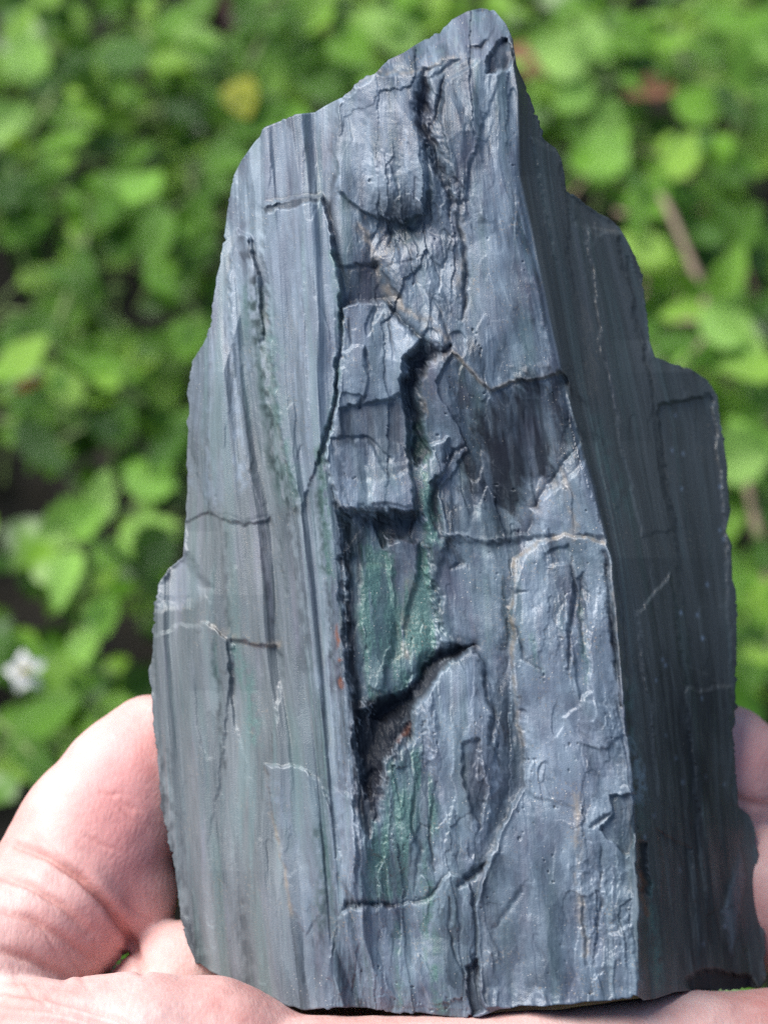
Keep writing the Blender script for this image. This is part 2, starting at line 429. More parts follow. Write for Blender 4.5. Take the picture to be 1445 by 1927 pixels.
    patch(dark, [(860,1420),(905,1400),(910,1500),(880,1560)], .55, 8); patch(dark, [(790,140),(880,110),(850,240),(830,330)], .35, 12)
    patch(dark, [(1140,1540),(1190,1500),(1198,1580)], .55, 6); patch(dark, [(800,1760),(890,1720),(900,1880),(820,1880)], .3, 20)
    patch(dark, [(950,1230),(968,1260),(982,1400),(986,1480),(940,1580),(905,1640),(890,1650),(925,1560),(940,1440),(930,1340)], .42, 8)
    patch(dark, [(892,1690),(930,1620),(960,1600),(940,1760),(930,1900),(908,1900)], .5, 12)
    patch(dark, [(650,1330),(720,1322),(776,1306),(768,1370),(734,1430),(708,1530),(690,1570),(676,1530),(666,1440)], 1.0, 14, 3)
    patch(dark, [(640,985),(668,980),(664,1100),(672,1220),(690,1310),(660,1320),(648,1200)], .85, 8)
    patch(dark, [(650,962),(780,966),(770,1000),(720,1012),(680,985)], .8, 8)  # paints the shadow under the slab's overhanging ledge
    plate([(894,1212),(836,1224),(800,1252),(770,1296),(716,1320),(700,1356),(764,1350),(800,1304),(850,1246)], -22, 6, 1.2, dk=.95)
    for pl_, am in (([(505,400),(600,380),(622,470),(632,560),(622,760),(590,860),(545,800),(520,640)], .8), ([(450,330),(505,245),(632,205),(620,350),(500,372),(450,420)], .55), ([(440,450),(470,460),(470,620),(440,760)], .8), ([(370,690),(420,700),(460,900),(400,960),(365,900)], .5), ([(650,585),(716,570),(770,630),(748,740),(690,745),(645,740)], .9), ([(650,200),(700,150),(785,140),(780,300),(730,380),(650,330)], .75), ([(862,400),(930,280),(975,330),(960,560),(930,690),(880,640)], .6),
                    ([(800,1290),(885,1235),(915,1330),(900,1400),(850,1480),(815,1440)], .9), ([(655,1730),(740,1720),(750,1880),(660,1890)], .5), ([(990,1100),(1060,1060),(1066,1300),(1000,1400),(975,1250)], .55),
                    ([(1100,1100),(1140,1080),(1160,1320),(1110,1330)], .6), ([(1110,1620),(1195,1620),(1200,1870),(1110,1880)], .6), ([(990,1360),(1170,1340),(1185,1480),(1060,1520),(1000,1480)], .7),
                    ([(740,480),(800,450),(860,470),(860,580),(800,570)], .5), ([(1005,950),(1060,900),(1125,960),(1130,1005),(1010,1005)], .7), ([(850,1040),(950,1060),(950,1200),(870,1180)], .25)):
        patch(pale, pl_, am, 14, 3)  # lighter stone, with the brightness of lit planes painted in
    stripe(pale, [(868,380),(872,430),(862,480)], 9, 1.5, 2.5); stripe(pale, [(1000,1400),(1040,1430),(1060,1480)], 16, 1.4, 3); stripe(pale, [(1178,1380),(1190,1440),(1192,1500)], 9, 1.4, 3)
    stripe(pale, [(940,1360),(936,1430),(928,1490)], 6, 1.4, 2); stripe(pale, [(640,830),(650,900),(646,945)], 8, 1.1, 2); stripe(pale, [(640,190),(636,280),(646,420)], 7, .8, 2); stripe(pale, [(690,430),(706,480)], 10, 1.0, 3)
    # crevice right of the slab
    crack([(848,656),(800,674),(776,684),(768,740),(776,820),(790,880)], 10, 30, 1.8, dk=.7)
    plate([(764,676),(790,648),(846,656),(806,690),(788,720),(796,800),(806,860),(786,880),(768,800)], -22, 8, 1.8, dk=.75)  # dark colour paints the slab's shadow falling to its right
    stripe(tan, [(846,662),(800,690),(792,740),(800,780)], 7, .5, 1.5)
    plate([(806,840),(844,826),(842,862),(826,896),(812,910)], 20, 3)
    crack([(840,830),(838,866),(874,838)], 5, 22)
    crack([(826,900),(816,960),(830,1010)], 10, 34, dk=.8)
    stripe(green, [(782,810),(796,880),(806,950),(816,1010)], 15, 1.0, 1.6)
    # recess with the green crust
    rec = [(640,964),(690,974),(740,980),(784,962),(812,1004),(806,1080),(828,1150),(822,1220),(790,1270),(750,1310),(712,1330),(676,1320),(650,1260),(656,1180),(644,1120),(652,1040)]
    plate(rec, -34, 14, 2.2)
    plate([(700,975),(782,968),(772,1010),(720,1030)], -14, 5, dk=.7)
    plate([(676,1060),(736,1070),(744,1180),(716,1300),(694,1290),(682,1180)], 12, 7)
    plate([(724,1010),(790,1020),(782,1100),(758,1200),(740,1140)], 24, 6, slope=(90, .6), dk=.25)
    patch(dark, [(640,980),(690,980),(676,1100),(682,1290),(700,1330),(660,1340),(648,1200)], .9)
    patch(green, [(672,1020),(736,1040),(752,1180),(722,1320),(694,1310),(676,1180)], 1.5, 10)
    patch(green, [(756,1120),(800,1020),(816,1100),(830,1190),(806,1262),(740,1310),(734,1200)], 1.35, 10)
    patch(green, [(650,980),(730,1000),(700,1060),(660,1040)], .5)
    stripe(tan, [(776,1100),(764,1180),(756,1230)], 9, .6, 2)
    # hollow below the crust and overhanging ledge
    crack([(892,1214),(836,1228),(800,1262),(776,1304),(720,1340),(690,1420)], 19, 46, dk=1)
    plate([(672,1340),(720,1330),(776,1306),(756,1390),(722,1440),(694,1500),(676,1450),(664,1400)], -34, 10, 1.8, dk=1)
    patch(dark, [(650,1320),(776,1300),(770,1380),(726,1450),(664,1470)], 1.0, 8)  # purple-black stone, with the hollow's shade painted in
    crack([(780,1300),(770,1380),(730,1450)], 9, 20, dk=.8)
    plate([(894,1218),(920,1290),(934,1400),(920,1560),(880,1640),(846,1560),(820,1440),(800,1370),(794,1320),(836,1240)], 15, 5, 1.4, slope=(70, .9), pl=.3)
    crack([(914,1270),(918,1320),(930,1340),(922,1400),(938,1420)], 5, 18)
    plate([(868,1400),(900,1392),(916,1480),(902,1560),(878,1500)], -12, 4, dk=.3)
    plate([(668,1470),(700,1452),(722,1470),(712,1540),(694,1580),(676,1550)], -8, 8, 1.6, dk=.8)
    patch(green, [(730,1440),(790,1400),(830,1520),(800,1690),(690,1700),(690,1600),(720,1540)], .8)
    stripe(green, [(800,1640),(806,1760),(830,1900)], 14, .65, 1.6)
    stripe(green, [(740,1740),(760,1820),(750,1900)], 9, .5, 1.6)
    plate([(640,1722),(656,1702),(740,1708),(800,1694),(850,1644),(884,1660),(892,1720),(900,1900),(590,1896),(620,1800)], 16, 3, slope=(90, .9))
    crack([(640,1724),(656,1702),(742,1708)], 8, 20, dk=.8)
    crack([(742,1708),(800,1694),(846,1646)], 5, 10)
    crack([(626,1800),(640,1726)], 4, 12)
    crack([(846,1690),(848,1740),(856,1790),(880,1850)], 4, 10)
    crack([(780,1470),(776,1560),(790,1600),(780,1680)], 4, 9); crack([(818,1500),(806,1580),(820,1640)], 4, 9)
    plate([(880,1820),(900,1810),(910,1900),(886,1910)], -26, 4, dk=.6)
    # ---- right of centre
    plate([(850,664),(884,692),(922,738),(962,716),(1002,716),(1058,700),(1094,836),(1050,892),(1012,948),(990,1004),(900,1010),(840,1000),(830,920),(880,850),(820,720)], -15, 3, slope=(90, .6), dk=.12)
    patch(dark, [(914,745),(962,720),(1058,706),(1090,836),(1040,890),(1000,940),(940,980),(892,960),(876,900)], .88, 30, 6)
    stripe(tan, [(850,662),(884,692),(922,736),(962,716),(1002,716),(1058,700)], 4, .95, .6, False)
    crack([(1052,700),(1060,730)], 7, 20)
    crack([(1094,836),(1052,890),(1012,948),(990,1004)], 7, 10, dk=.2)
    plate([(1000,960),(1070,900),(1104,870),(1140,1010),(1060,1004),(1000,1010)], 10, 5, pl=.4)
    stripe(tan, [(1000,950),(1060,890),(1080,960),(1078,1005)], 9, .5, 2)
    plate([(840,1010),(970,1020),(1000,1012),(964,1110),(966,1250),(944,1300),(920,1260),(892,1212),(830,1200),(820,1100)], -14, 8, slope=(90, .3))
    crack([(880,880),(890,960),(880,1000)], 8, 8, dk=.3)
    crack([(836,1010),(870,1060),(850,1070)], 6, 16)
    # raised block lower right
    blk = [(968,1056),(1010,1022),(1062,1004),(1142,1020),(1152,1052),(1174,1300),(1196,1500),(1204,1700),(1204,1900),(906,1900),(894,1700),(914,1636),(944,1560),(986,1482),(980,1400),(966,1252),(964,1112)]
    plate(blk, 24, 4, .7, pl=.2)
    stripe(tan, [(1140,1020),(1062,1003),(1010,1022),(968,1056),(964,1112),(966,1252),(980,1400)], 5, .8, .8)
    crack([(955,1130),(960,1250),(974,1400),(968,1480),(930,1560),(904,1640),(870,1664)], 13, 9, 1.4, dk=.2)
    crack([(914,1628),(886,1650),(866,1668)], 7, 30, dk=.9)
    crack([(1074,1050),(1080,1120),(1072,1200),(1068,1260)], 5, 18)
    crack([(1092,1090),(1090,1160),(1100,1230)], 4, 8)
    plate([(1082,1090),(1100,1080),(1112,1300),(1092,1320),(1076,1220)], -9, 4)
    stripe(green, [(1088,1120),(1096,1200),(1104,1280)], 6, .4)
    stripe(green, [(1000,1190),(1010,1240),(1020,1280)], 8, .4)
    crack([(1138,1040),(1148,1120),(1158,1230),(1172,1330)], 6, 26, dk=.8)
    plate([(1144,1060),(1156,1060),(1182,1280),(1178,1340),(1164,1300)], 14, 3, pl=.2)
    stripe(tan, [(1150,1070),(1160,1180),(1176,1300)], 6, .5)
    plate([(1020,1040),(1070,1020),(1072,1060),(1030,1064)], -8, 4)
    crack([(966,1120),(996,1112)], 3, 6); crack([(970,1180),(990,1240),(1020,1262)], 4, 8)
    plate([(985,1486),(1010,1500),(1080,1520),(1090,1700),(1100,1886),(914,1894),(900,1700),(920,1640)], -8, 5, slope=(0, .7))
    crack([(894,1690),(902,1780),(912,1900)], 10, 14, dk=.4)
    stripe(tan, [(1080,1500),(1088,1600),(1092,1700),(1102,1800)], 7, .8, 1.2)
    crack([(1096,1690),(1104,1820)], 4, 9)
    crack([(990,1660),(930,1750)], 6, 6, dk=.15)
    plate([(1128,1560),(1152,1532),(1150,1500),(1194,1488),(1202,1560),(1180,1612),(1140,1580)], -18, 3, dk=.3)
    crack([(1106,1560),(1130,1544),(1150,1530)], 4, 12)
    plate([(1060,1350),(1100,1320),(1160,1330),(1178,1380),(1140,1410),(1090,1400)], 6, 4, pl=.4)
    plate([(1150,1760),(1190,1740),(1200,1880),(1150,1884)], 7, 4, pl=.3)
    crack([(1130,1600),(1134,1700),(1120,1760)], 4, 7)
    stripe(rust, [(634,1180),(638,1240)], 4, .6); stripe(rust, [(638,1280),(642,1296)], 4, .5); stripe(rust, [(768,1360),(750,1400)], 5, .3); stripe(rust, [(1206,1650),(1216,1720)], 6, .5)
    # ---- right face
    patch(dark, [(1215,1250),(1380,1250),(1395,1500),(1430,1860),(1260,1850),(1215,1600)], .74, 90, 3, False)  # shade of the lower right face painted as dark colour
    for pl_, h_ in (([(1100,420),(1160,440),(1220,700),(1262,1000),(1205,1010),(1130,640)], 14), ([(1240,760),(1340,740),(1366,1000),(1374,1300),(1300,1250),(1262,960)], -18), ([(1290,1300),(1372,1290),(1386,1700),(1330,1720)], 16),
                    ([(1200,1150),(1262,1080),(1290,1300),(1300,1560),(1240,1500)], 14), ([(1000,260),(1052,290),(1066,380),(1080,560),(1040,480)], 12), ([(1180,480),(1206,520),(1220,660),(1196,640)], -12), ([(1236,1560),(1300,1600),(1320,1840),(1260,1850)], -14)):
        plate(pl_, h_, 4, 1.2, slope=(90, .7))
    for q in range(26):
        x0, y0 = RNG.uniform(1200, 1370), RNG.uniform(780, 1800); sl = win([(x0, y0)], 10); pale[sl] = np.maximum(pale[sl], np.exp(-((X[sl] - x0) / 3.2) ** 2 - ((Y[sl] - y0) / 4.5) ** 2) * RNG.uniform(.5, 1.6))
    crack([(1060,300),(1068,420),(1092,600),(1130,800)], 12, 10, dk=.15)
    stripe(green, [(1216,1660),(1230,1760),(1240,1860)], 10, .8)
    stripe(green, [(1180,1280),(1210,1560)], 9, .35)
    stripe(green, [(1120,800),(1170,960)], 20, .25)
    stripe(tan, [(1090,560),(1110,680),(1120,760)], 8, .25, 2)
    plate([(1200,1580),(1216,1590),(1222,1690),(1204,1680)], -14, 4, dk=.8)
    plate([(1290,1846),(1330,1826),(1410,1836),(1420,1866),(1300,1870)], -40, 6, dk=.8)
    plate([(1170,434),(1100,384),(1068,364),(1080,420),(1120,440)], -10, 6)
    plate([(1392,1520),(1420,1540),(1440,1780),(1440,1860),(1410,1840),(1396,1700)], -18, 8)
    plate([(1360,1720),(1392,1600),(1400,1660),(1376,1800)], 10, 6, pl=.5)

    # ---- angular fracture facets (each cell its own small plane)
    def facets(u, v, seed, tilt, off):
        iu, iv = np.floor(u), np.floor(v); bd = np.full(u.shape, 1e9); hh = np.zeros_like(u); tn = np.zeros_like(u)
        for a in (-1, 0, 1):
            for b in (-1, 0, 1):
                cu, cv = iu + a, iv + b
                sx = cu + .15 + .7 * hash2(cu, cv, seed); sy = cv + .15 + .7 * hash2(cu, cv, seed + 1)
                d = (u - sx) ** 2 + (v - sy) ** 2
                k = d < bd
                val = (hash2(cu, cv, seed + 2) - .5) * 2 * tilt * (u - sx) + (hash2(cu, cv, seed + 3) - .5) * 2 * tilt * (v - sy) + (hash2(cu, cv, seed + 4) - .5) * off
                hh = np.where(k, val, hh); bd = np.where(k, d, bd); tn = np.where(k, hash2(cu, cv, seed + 5), tn)
        return hh, tn
    calm = np.zeros_like(X)
    for pl_, am in (([(862,430),(990,430),(1050,690),(960,712),(925,728),(880,680),(850,640),(880,560)], .85), ([(880,150),(970,180),(990,430),(890,400),(900,260)], .6),
                    ([(850,1030),(955,1040),(955,1240),(900,1240),(840,1190)], .8), ([(930,1660),(985,1500),(1070,1540),(1090,1880),(920,1880)], .8),
                    ([(900,750),(1050,720),(1080,830),(990,940),(890,900)], .6), ([(650,590),(720,570),(780,640),(750,740),(650,740)], .55),
                    ([(800,1280),(890,1240),(920,1390),(880,1600),(830,1460)], .5), ([(1100,1080),(1135,1080),(1160,1300),(1100,1320)], .6), ([(650,210),(780,150),(780,250),(650,330)], .4)):
        sl = win(pl_, 40); calm[sl] = np.maximum(calm[sl], am * sstep(-20, 24, poly_sd(X[sl] + 3 * nwx[sl], Y[sl] + 3 * nwy[sl], pl_)))
    rough = (1 - calm) * np.clip(.55 + 1.1 * fbm(X / 150, Y / 190, 51, 2), .1, 1.5)
    aw = nwx * .8 + 7 * lnoise(X / 50, Y / 150, 61)
    bw = nwy * 2.2 + 30 * lnoise(X / 45, Y / 90, 66)
    fa_, t1 = facets((S + aw) / 80, (T + bw) / 330, 98, 24, 2.5)
    fb_, t2 = facets((S + aw) / 34, (T + bw) / 165, 101, 6.5, 1.2)
    fc_, t3 = facets((S + nwx * .7) / 13, (T + nwy * 2.5) / 66, 111, 1.5, .4)
    fd_, t4 = facets((S + nwx * .5) / 62, (T + nwy * 3) / 900, 121, 15, 2)
    fe_, t5 = facets((S + nwx * .25) / 12, (T + nwy * 3) / 330, 131, 1.8, .6)
    # broad planes meeting in creases, then the finer broken steps on top
    aw2 = 26 * lnoise(X / 140, Y / 210, 62); bw2 = 60 * lnoise(X / 120, Y / 190, 67)
    big = 25 * lnoise((S + aw2 + .25 * bw2) / 98, (T + bw2) / 185, 301) + 8 * lnoise((S - aw2 + nwx) / 33, (T - .6 * bw2 + nwy) / 84, 302)
    sml = 2.2 * lnoise((S + aw + .1 * T) / 15, (T + bw) / 44, 303)
    W += core * (big * (1 - .35 * calm) + rough * sml) + blur(core * (.22 * (1 - calm) * fa_ + .55 * rough * fb_ + rough ** 2 * fc_), 1)
    lng = 19 * lnoise((S + .6 * aw2) / 46, (T + bw2) / 800, 311) + 7 * lnoise((S + .3 * aw2) / 17, (T - bw2) / 520, 312)
    W += (left + .3 * right) * lng + blur((left + .3 * right) * (.12 * fd_ + .6 * fe_), 2)
    tone = core * (.36 * t1 + .40 * t2 + .24 * t3) + (1 - core) * (.45 * t4 + .55 * t5)
    tone = tone * (1 - .45 * calm) + .2 * calm
    # ---- random flakes lying along the grain
    nfl = 420
    for _ in range(nfl):
        cx, cy = RNG.uniform(290, 1440), RNG.uniform(30, 1900)
        j, i = int((cy - gy[0]) / STEP), int((cx - gx[0]) / STEP)
        c_ = core[j, i]; big = RNG.uniform() ** 2.2
        ln = 10 + 75 * big * (1.3 if c_ < .5 else 0.9); wd = ln * RNG.uniform(.12, .26 if c_ < .5 else .34)
        h = (1.0 + 4.0 * big) * RNG.choice([-1, 1]) * (0.8 + .7 * c_ if c_ > .3 else .55)
        a0 = S[j, min(i + 6, S.shape[1] - 1)] - S[j, max(i - 6, 0)] + 1e-6
        b0 = S[min(j + 6, S.shape[0] - 1), i] - S[max(j - 6, 0), i]
        ang = math.atan2(-b0, a0) + RNG.normal(0, .10 if c_ < .5 else .16)     # grain direction: dx/dy = -Sy/Sx
        R = ln * 1.3 + 8; sl = win([(cx, cy)], R)
        dx, dy = X[sl] - cx + nwx[sl] * .8, Y[sl] - cy + nwy[sl] * .8
        al = dx * math.sin(ang) + dy * math.cos(ang); ac = dx * math.cos(ang) - dy * math.sin(ang)
        q = (np.abs(al) / ln) ** 2.6 + (np.abs(ac) / wd) ** 2.2
        mk = sstep(1.18, .9, q); e = np.clip(.5 + RNG.choice([-1, 1]) * al / ln * .5, 0, 1); e2 = np.clip(.5 + RNG.choice([-1, 1]) * ac / wd * .5, 0, 1)
        W[sl] += (1 - .85 * calm[j, i]) * h * mk * e * (.3 + .7 * e2)
    # ---- fibres
    W += (.8 * left + .16 * core + .4 * right) * 2.2 * fbm(S / 22, T / 420, 201, 3, .5)
    W += (.8 * left + .25 * core + .4 * right) * .55 * fbm(S / 5.5, T / 150, 211, 2, .6)
    W += core * .5 * rough ** 2 * fbm(X / 9, Y / 13, 221, 3, .6)
    W += core * 5 * fbm(X / 120, Y / 160, 231, 2)
    W += left * 7 * fbm(S / 60, T / 300, 241, 2)
    # pits
    pit = fbm(X / 8, Y / 10, 251, 2); W -= core * 4 * sstep(1.0, 1.3, pit) * sstep(.1, .5, fbm(X / 70, Y / 70, 255, 2))
    W -= np.clip(green, 0, 1) * 1.0 * np.abs(fbm(X / 6, Y / 9, 261, 3))

    # ---- wear on edges, dust in hollows
    cv = W - blur(W, 3)
    edge = np.clip(cv / 2.2, 0, 1)
    cv2 = W - blur(W, 7); hol = np.clip(-cv2 / 7.0, 0, 1)
    spk = sstep(.70, .95, fbm(X / 3.4, Y / 3.4, 271, 2)) * (.25 + 1.6 * np.clip(fbm(X / 60, Y / 60, 281, 2), 0, 1))
    edge = blur(edge * (core + .25 * left) * np.clip(.05 + 1.5 * fbm(X / 30, Y / 40, 285, 3), 0, 1), 1)
    tan = np.clip(tan + .55 * hol * np.clip(.3 + fbm(X / 35, Y / 60, 291, 2), 0, 1) + core * .55 * spk + (1 - core) * .25 * spk, 0, 1) * (1 - .93 * np.clip(dark * 1.3, 0, 1))
    green = np.clip(green + .26 * (left + .5 * core + .5 * right) * sstep(.25, .95, fbm(S / 26, T / 380, 301, 3)), 0, 1)

    # ---- mesh: cells inside the outline, border moved onto it
    poly = jagged(OUT)
    # exact distance only near the border
    coarse = poly_sd(X[::8, ::8], Y[::8, ::8], OUT)
    D = np.repeat(np.repeat(coarse, 8, 0), 8, 1)[:X.shape[0], :X.shape[1]]
    near = np.abs(D) < 40
    D[near] = poly_sd(X[near], Y[near], poly)
    ins = D > 0.3
    H, Wd = X.shape
    q = ins[:-1, :-1] & ins[:-1, 1:] & ins[1:, :-1] & ins[1:, 1:]
    # drop pinched cells
    for _ in range(3):
        p = np.pad(q, 1)
        nb = p[:-2, 1:-1].astype(int) + p[2:, 1:-1] + p[1:-1, :-2] + p[1:-1, 2:]
        q &= nb >= 2
    idx = np.full((H, Wd), -1); used = np.zeros((H, Wd), bool)
    used[:-1, :-1] |= q; used[:-1, 1:] |= q; used[1:, :-1] |= q; used[1:, 1:] |= q
    idx[used] = np.arange(used.sum())
    jj, ii = np.nonzero(q)
    quads = np.stack([idx[jj, ii], idx[jj + 1, ii], idx[jj + 1, ii + 1], idx[jj, ii + 1]], -1)
    vx, vy, vw = X[used].copy(), Y[used].copy(), W[used].copy()
    e = np.concatenate([quads[:, [0, 1]], quads[:, [1, 2]], quads[:, [2, 3]], quads[:, [3, 0]]])
    key = np.minimum(e[:, 0], e[:, 1]).astype(np.int64) * len(vx) * 2 + np.maximum(e[:, 0], e[:, 1])
    _, inv, cnt = np.unique(key, return_inverse=True, return_counts=True)
    be = e[cnt[inv] == 1]
    bvert = np.unique(be[:, 0])
    # move the border onto the outline
    bx, by = vx[bvert], vy[bvert]
    bd = np.full(len(bx), 1e18); nx_, ny_ = bx.copy(), by.copy()
    for i in range(len(poly)):
        a, b = poly[i], poly[(i + 1) % len(poly)]; d = b - a
        t = np.clip(((bx - a[0]) * d[0] + (by - a[1]) * d[1]) / (d @ d + 1e-9), 0, 1)
        qx, qy = a[0] + t * d[0], a[1] + t * d[1]; dd = (bx - qx) ** 2 + (by - qy) ** 2
        k = dd < bd; bd = np.where(k, dd, bd); nx_ = np.where(k, qx, nx_); ny_ = np.where(k, qy, ny_)
    mv = bd < 36
    vx[bvert[mv]] = nx_[mv]; vy[bvert[mv]] = ny_[mv]
    # chain the loop
    nxt = {}
    for a, b in be: nxt.setdefault(int(a), []).append(int(b))
    best = []
    seen = set()
    for s0 in list(nxt):
        if s0 in seen: continue
        loop = [s0]; seen.add(s0); c = s0
        while True:
            c2 = next((k for k in nxt.get(c, []) if k not in seen), None)
            if c2 is None: break
            loop.append(c2); seen.add(c2); c = c2
        if len(loop) > len(best): best = loop
    loop = np.array(best); nl = len(loop)
    # rings running back to the rear face
    n0 = len(vx); allx, ally, allw = [vx], [vy], [vw]; rings = [loop]; fq = [quads]
    cxm, cym = 840.0, 1150.0
    for kk, (f, shr) in enumerate([(.12, 1.0), (.45, .985), (.8, .95), (1.0, .88)]):
        rw = vw[loop] * (1 - f) + f * -560 - 6 * np.abs(fbm(np.arange(nl) / 20., np.full(nl, kk * 7.), 5, 2))
        px = cxm + (vx[loop] - cxm) * shr; py = cym + (vy[loop] - cym) * shr
        allx.append(px); ally.append(py); allw.append(rw)
        r = n0 + kk * nl + np.arange(nl); p = rings[-1]
        fq.append(np.stack([p, np.roll(p, -1), np.roll(r, -1), r], -1)[:, ::-1]); rings.append(r)
    VX, VY, VW = np.concatenate(allx), np.concatenate(ally), np.concatenate(allw)
    fq = np.concatenate(fq)
    flat = np.concatenate([fq.ravel(), rings[-1]])
    cnts = np.concatenate([np.full(len(fq), 4), [nl]])
    co = P3(VX, VY, VW)
    base = P3(850., 1890., -250.)
    me = mesh_from('stone', co - base, flat, cnts)
    if me.polygons[len(me.polygons) // 2].normal.dot(Vector(B_)) < 0: me.flip_normals()
    extra = len(VX) - n0
    def att(name, A, typ='FLOAT'):
        v = np.concatenate([A[used], np.zeros(extra)]).astype(np.float32)
        a = me.attributes.new(name, 'FLOAT', 'POINT'); a.data.foreach_set('value', v)
    tint = sstep(-150, 60, X - np.interp(Y, [0, 430, 900, 1400, 1900], [640, 625, 615, 655, 610])) * (1 - right); tint = np.maximum(tint, left * sstep(1000, 400, Y) * .9)
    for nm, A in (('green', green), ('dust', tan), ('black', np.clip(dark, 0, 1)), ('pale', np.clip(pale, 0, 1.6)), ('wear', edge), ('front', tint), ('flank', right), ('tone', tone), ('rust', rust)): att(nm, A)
    fa = me.attributes.new('grain', 'FLOAT_VECTOR', 'POINT')
    g = np.zeros((len(VX), 3), np.float32); g[:n0, 0] = S[used] / 100; g[:n0, 1] = T[used] / 100; g[n0:, 0] = VX[n0:] / 100; g[n0:, 1] = VY[n0:] / 100; g[:, 2] = VW / 100
    fa.data.foreach_set('vector', g.ravel())
    o = bpy.data.objects.new('stone', me); o.location = base; C.objects.link(o)
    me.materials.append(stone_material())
    tag(o, 'jagged blue-grey splintery stone with green mineral streaks, standing upright in the hand', 'stone')

def stone_material():
    t = NT('splintery_stone'); g = t.attr('grain').outputs['Vector']
    streak = t.noise(t.scaled(g, 5.0, .30, .2), 1.0, 5, .62)
    fine = t.noise(t.scaled(g, 24, 1.3, 0), 1.0, 4, .65)
    blot = t.noise(t.scaled(g, 1.5, .8, .4), 1.0, 4, .6)
    grit = t.noise(t.scaled(g, 55, 48, 20), 1.0, 3, .65)
    v = t.math('ADD', t.math('MULTIPLY', t.attr('tone').outputs['Fac'], .26), t.math('ADD', t.math('MULTIPLY', streak, .46), .135))
    v = t.math('ADD', v, t.math('MULTIPLY', t.math('SUBTRACT', fine, .5), .28))
    broad = t.noise(t.scaled(g, 2.1, .16, 0), 1.0, 4, .6); hue = t.noise(t.scaled(g, 3.4, .22, 3), 1.0, 4, .6)
    cloud = t.noise(t.scaled(g, 4.2, 1.5, .8), 1.0, 6, .62)
    fr = t.attr('front').outputs['Fac']
    vs_ = t.math('ADD', t.math('MULTIPLY', t.math('SUBTRACT', broad, .5), .75), v)
    vf_ = t.math('ADD', t.math('MULTIPLY', t.attr('tone').outputs['Fac'], .40), t.math('ADD', t.math('MULTIPLY', streak, .22), t.math('ADD', t.math('MULTIPLY', cloud, .62), t.math('ADD', t.math('MULTIPLY', fine, .12), -.20))))
    v = t.math('ADD', t.math('MULTIPLY', vf_, fr), t.math('MULTIPLY', vs_, t.math('SUBTRACT', 1.0, fr)))
    cf = t.ramp(v, [(.30, (.028, .040, .055)), (.42, (.074, .104, .140)), (.54, (.130, .175, .222)), (.70, (.235, .295, .35))])
    cl = t.ramp(v, [(.28, (.036, .052, .056)), (.42, (.084, .102, .112)), (.58, (.118, .138, .150)), (.78, (.172, .197, .212))])
    cr = t.ramp(v, [(.20, (.028, .034, .034)), (.50, (.044, .051, .052)), (.82, (.070, .080, .082))])  # right flank: darker greenish stone, part of its shade in the colour
    c = t.mix(t.attr('front').outputs['Fac'], cl, cf)
    c = t.mix(t.ramp(hue, [(.30, (.55, .55, .55)), (.46, (0, 0, 0))]), c, t.mix(v, (.035, .07, .075), (.17, .25, .26)))
    c = t.mix(t.ramp(hue, [(.56, (0, 0, 0)), (.72, (.5, .5, .5))]), c, t.mix(v, (.075, .07, .10), (.24, .25, .31)))
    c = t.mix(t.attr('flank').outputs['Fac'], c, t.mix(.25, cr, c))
    c = t.mix(t.math('MULTIPLY', t.attr('front').outputs['Fac'], t.ramp(blot, [(.48, (0, 0, 0)), (.66, (.6, .6, .6))])), c, (.075, .078, .115))
    c = t.mix(t.math('MULTIPLY', t.attr('pale').outputs['Fac'], .62), c, t.mix(cloud, (.15, .20, .27), (.27, .33, .40)))
    gm = t.math('MULTIPLY', t.attr('green').outputs['Fac'], t.math('ADD', .55, fine))
    c = t.mix(gm, c, t.ramp(grit, [(.3, (.034, .084, .080)), (.7, (.118, .225, .208))]))
    c = t.mix(t.math('MULTIPLY', t.attr('black').outputs['Fac'], .93), c, (.011, .012, .017))  # black mineral and the painted shade share this mask
    c = t.mix(t.math('MULTIPLY', t.attr('dust').outputs['Fac'], .6), c, (.27, .225, .175))
    vs = t.n('ShaderNodeTexVoronoi'); vs.inputs['Scale'].default_value = 1.0; t.L(t.scaled(g, 13, 11, 4), vs.inputs['Vector'])
    sp = t.math('MULTIPLY', t.math('MULTIPLY', t.math('LESS_THAN', vs.outputs['Distance'], .12), t.math('ADD', .2, t.math('MULTIPLY', .8, t.attr('front').outputs['Fac']))), t.ramp(t.math('SUBTRACT', t.noise(t.scaled(g, 2.2, 1.6, 1), 1.0, 3), t.math('MULTIPLY', t.attr('black').outputs['Fac'], .12)), [(.45, (0, 0, 0)), (.62, (1, 1, 1))]))
    c = t.mix(t.math('MULTIPLY', sp, .8), c, (.50, .47, .42))
    c = t.mix(t.attr('rust').outputs['Fac'], c, (.20, .065, .025))
    c = t.mix(t.math('MULTIPLY', t.attr('wear').outputs['Fac'], t.math('MULTIPLY', grit, .9)), c, (.42, .46, .51))
    t.L(c, t.b.inputs['Base Color'])
    r = t.ramp(fine, [(.3, (.30, .30, .30)), (.7, (.52, .52, .52))])
    t.L(r, t.b.inputs['Roughness'])
    t.L(t.math('SUBTRACT', .58, t.math('MULTIPLY', t.attr('black').outputs['Fac'], .46)), t.b.inputs['Specular IOR Level'])
    t.bump(t.math('ADD', t.math('MULTIPLY', fine, .5), t.math('MULTIPLY', grit, .5)), .00018, .6)
    return t.m
build_stone()

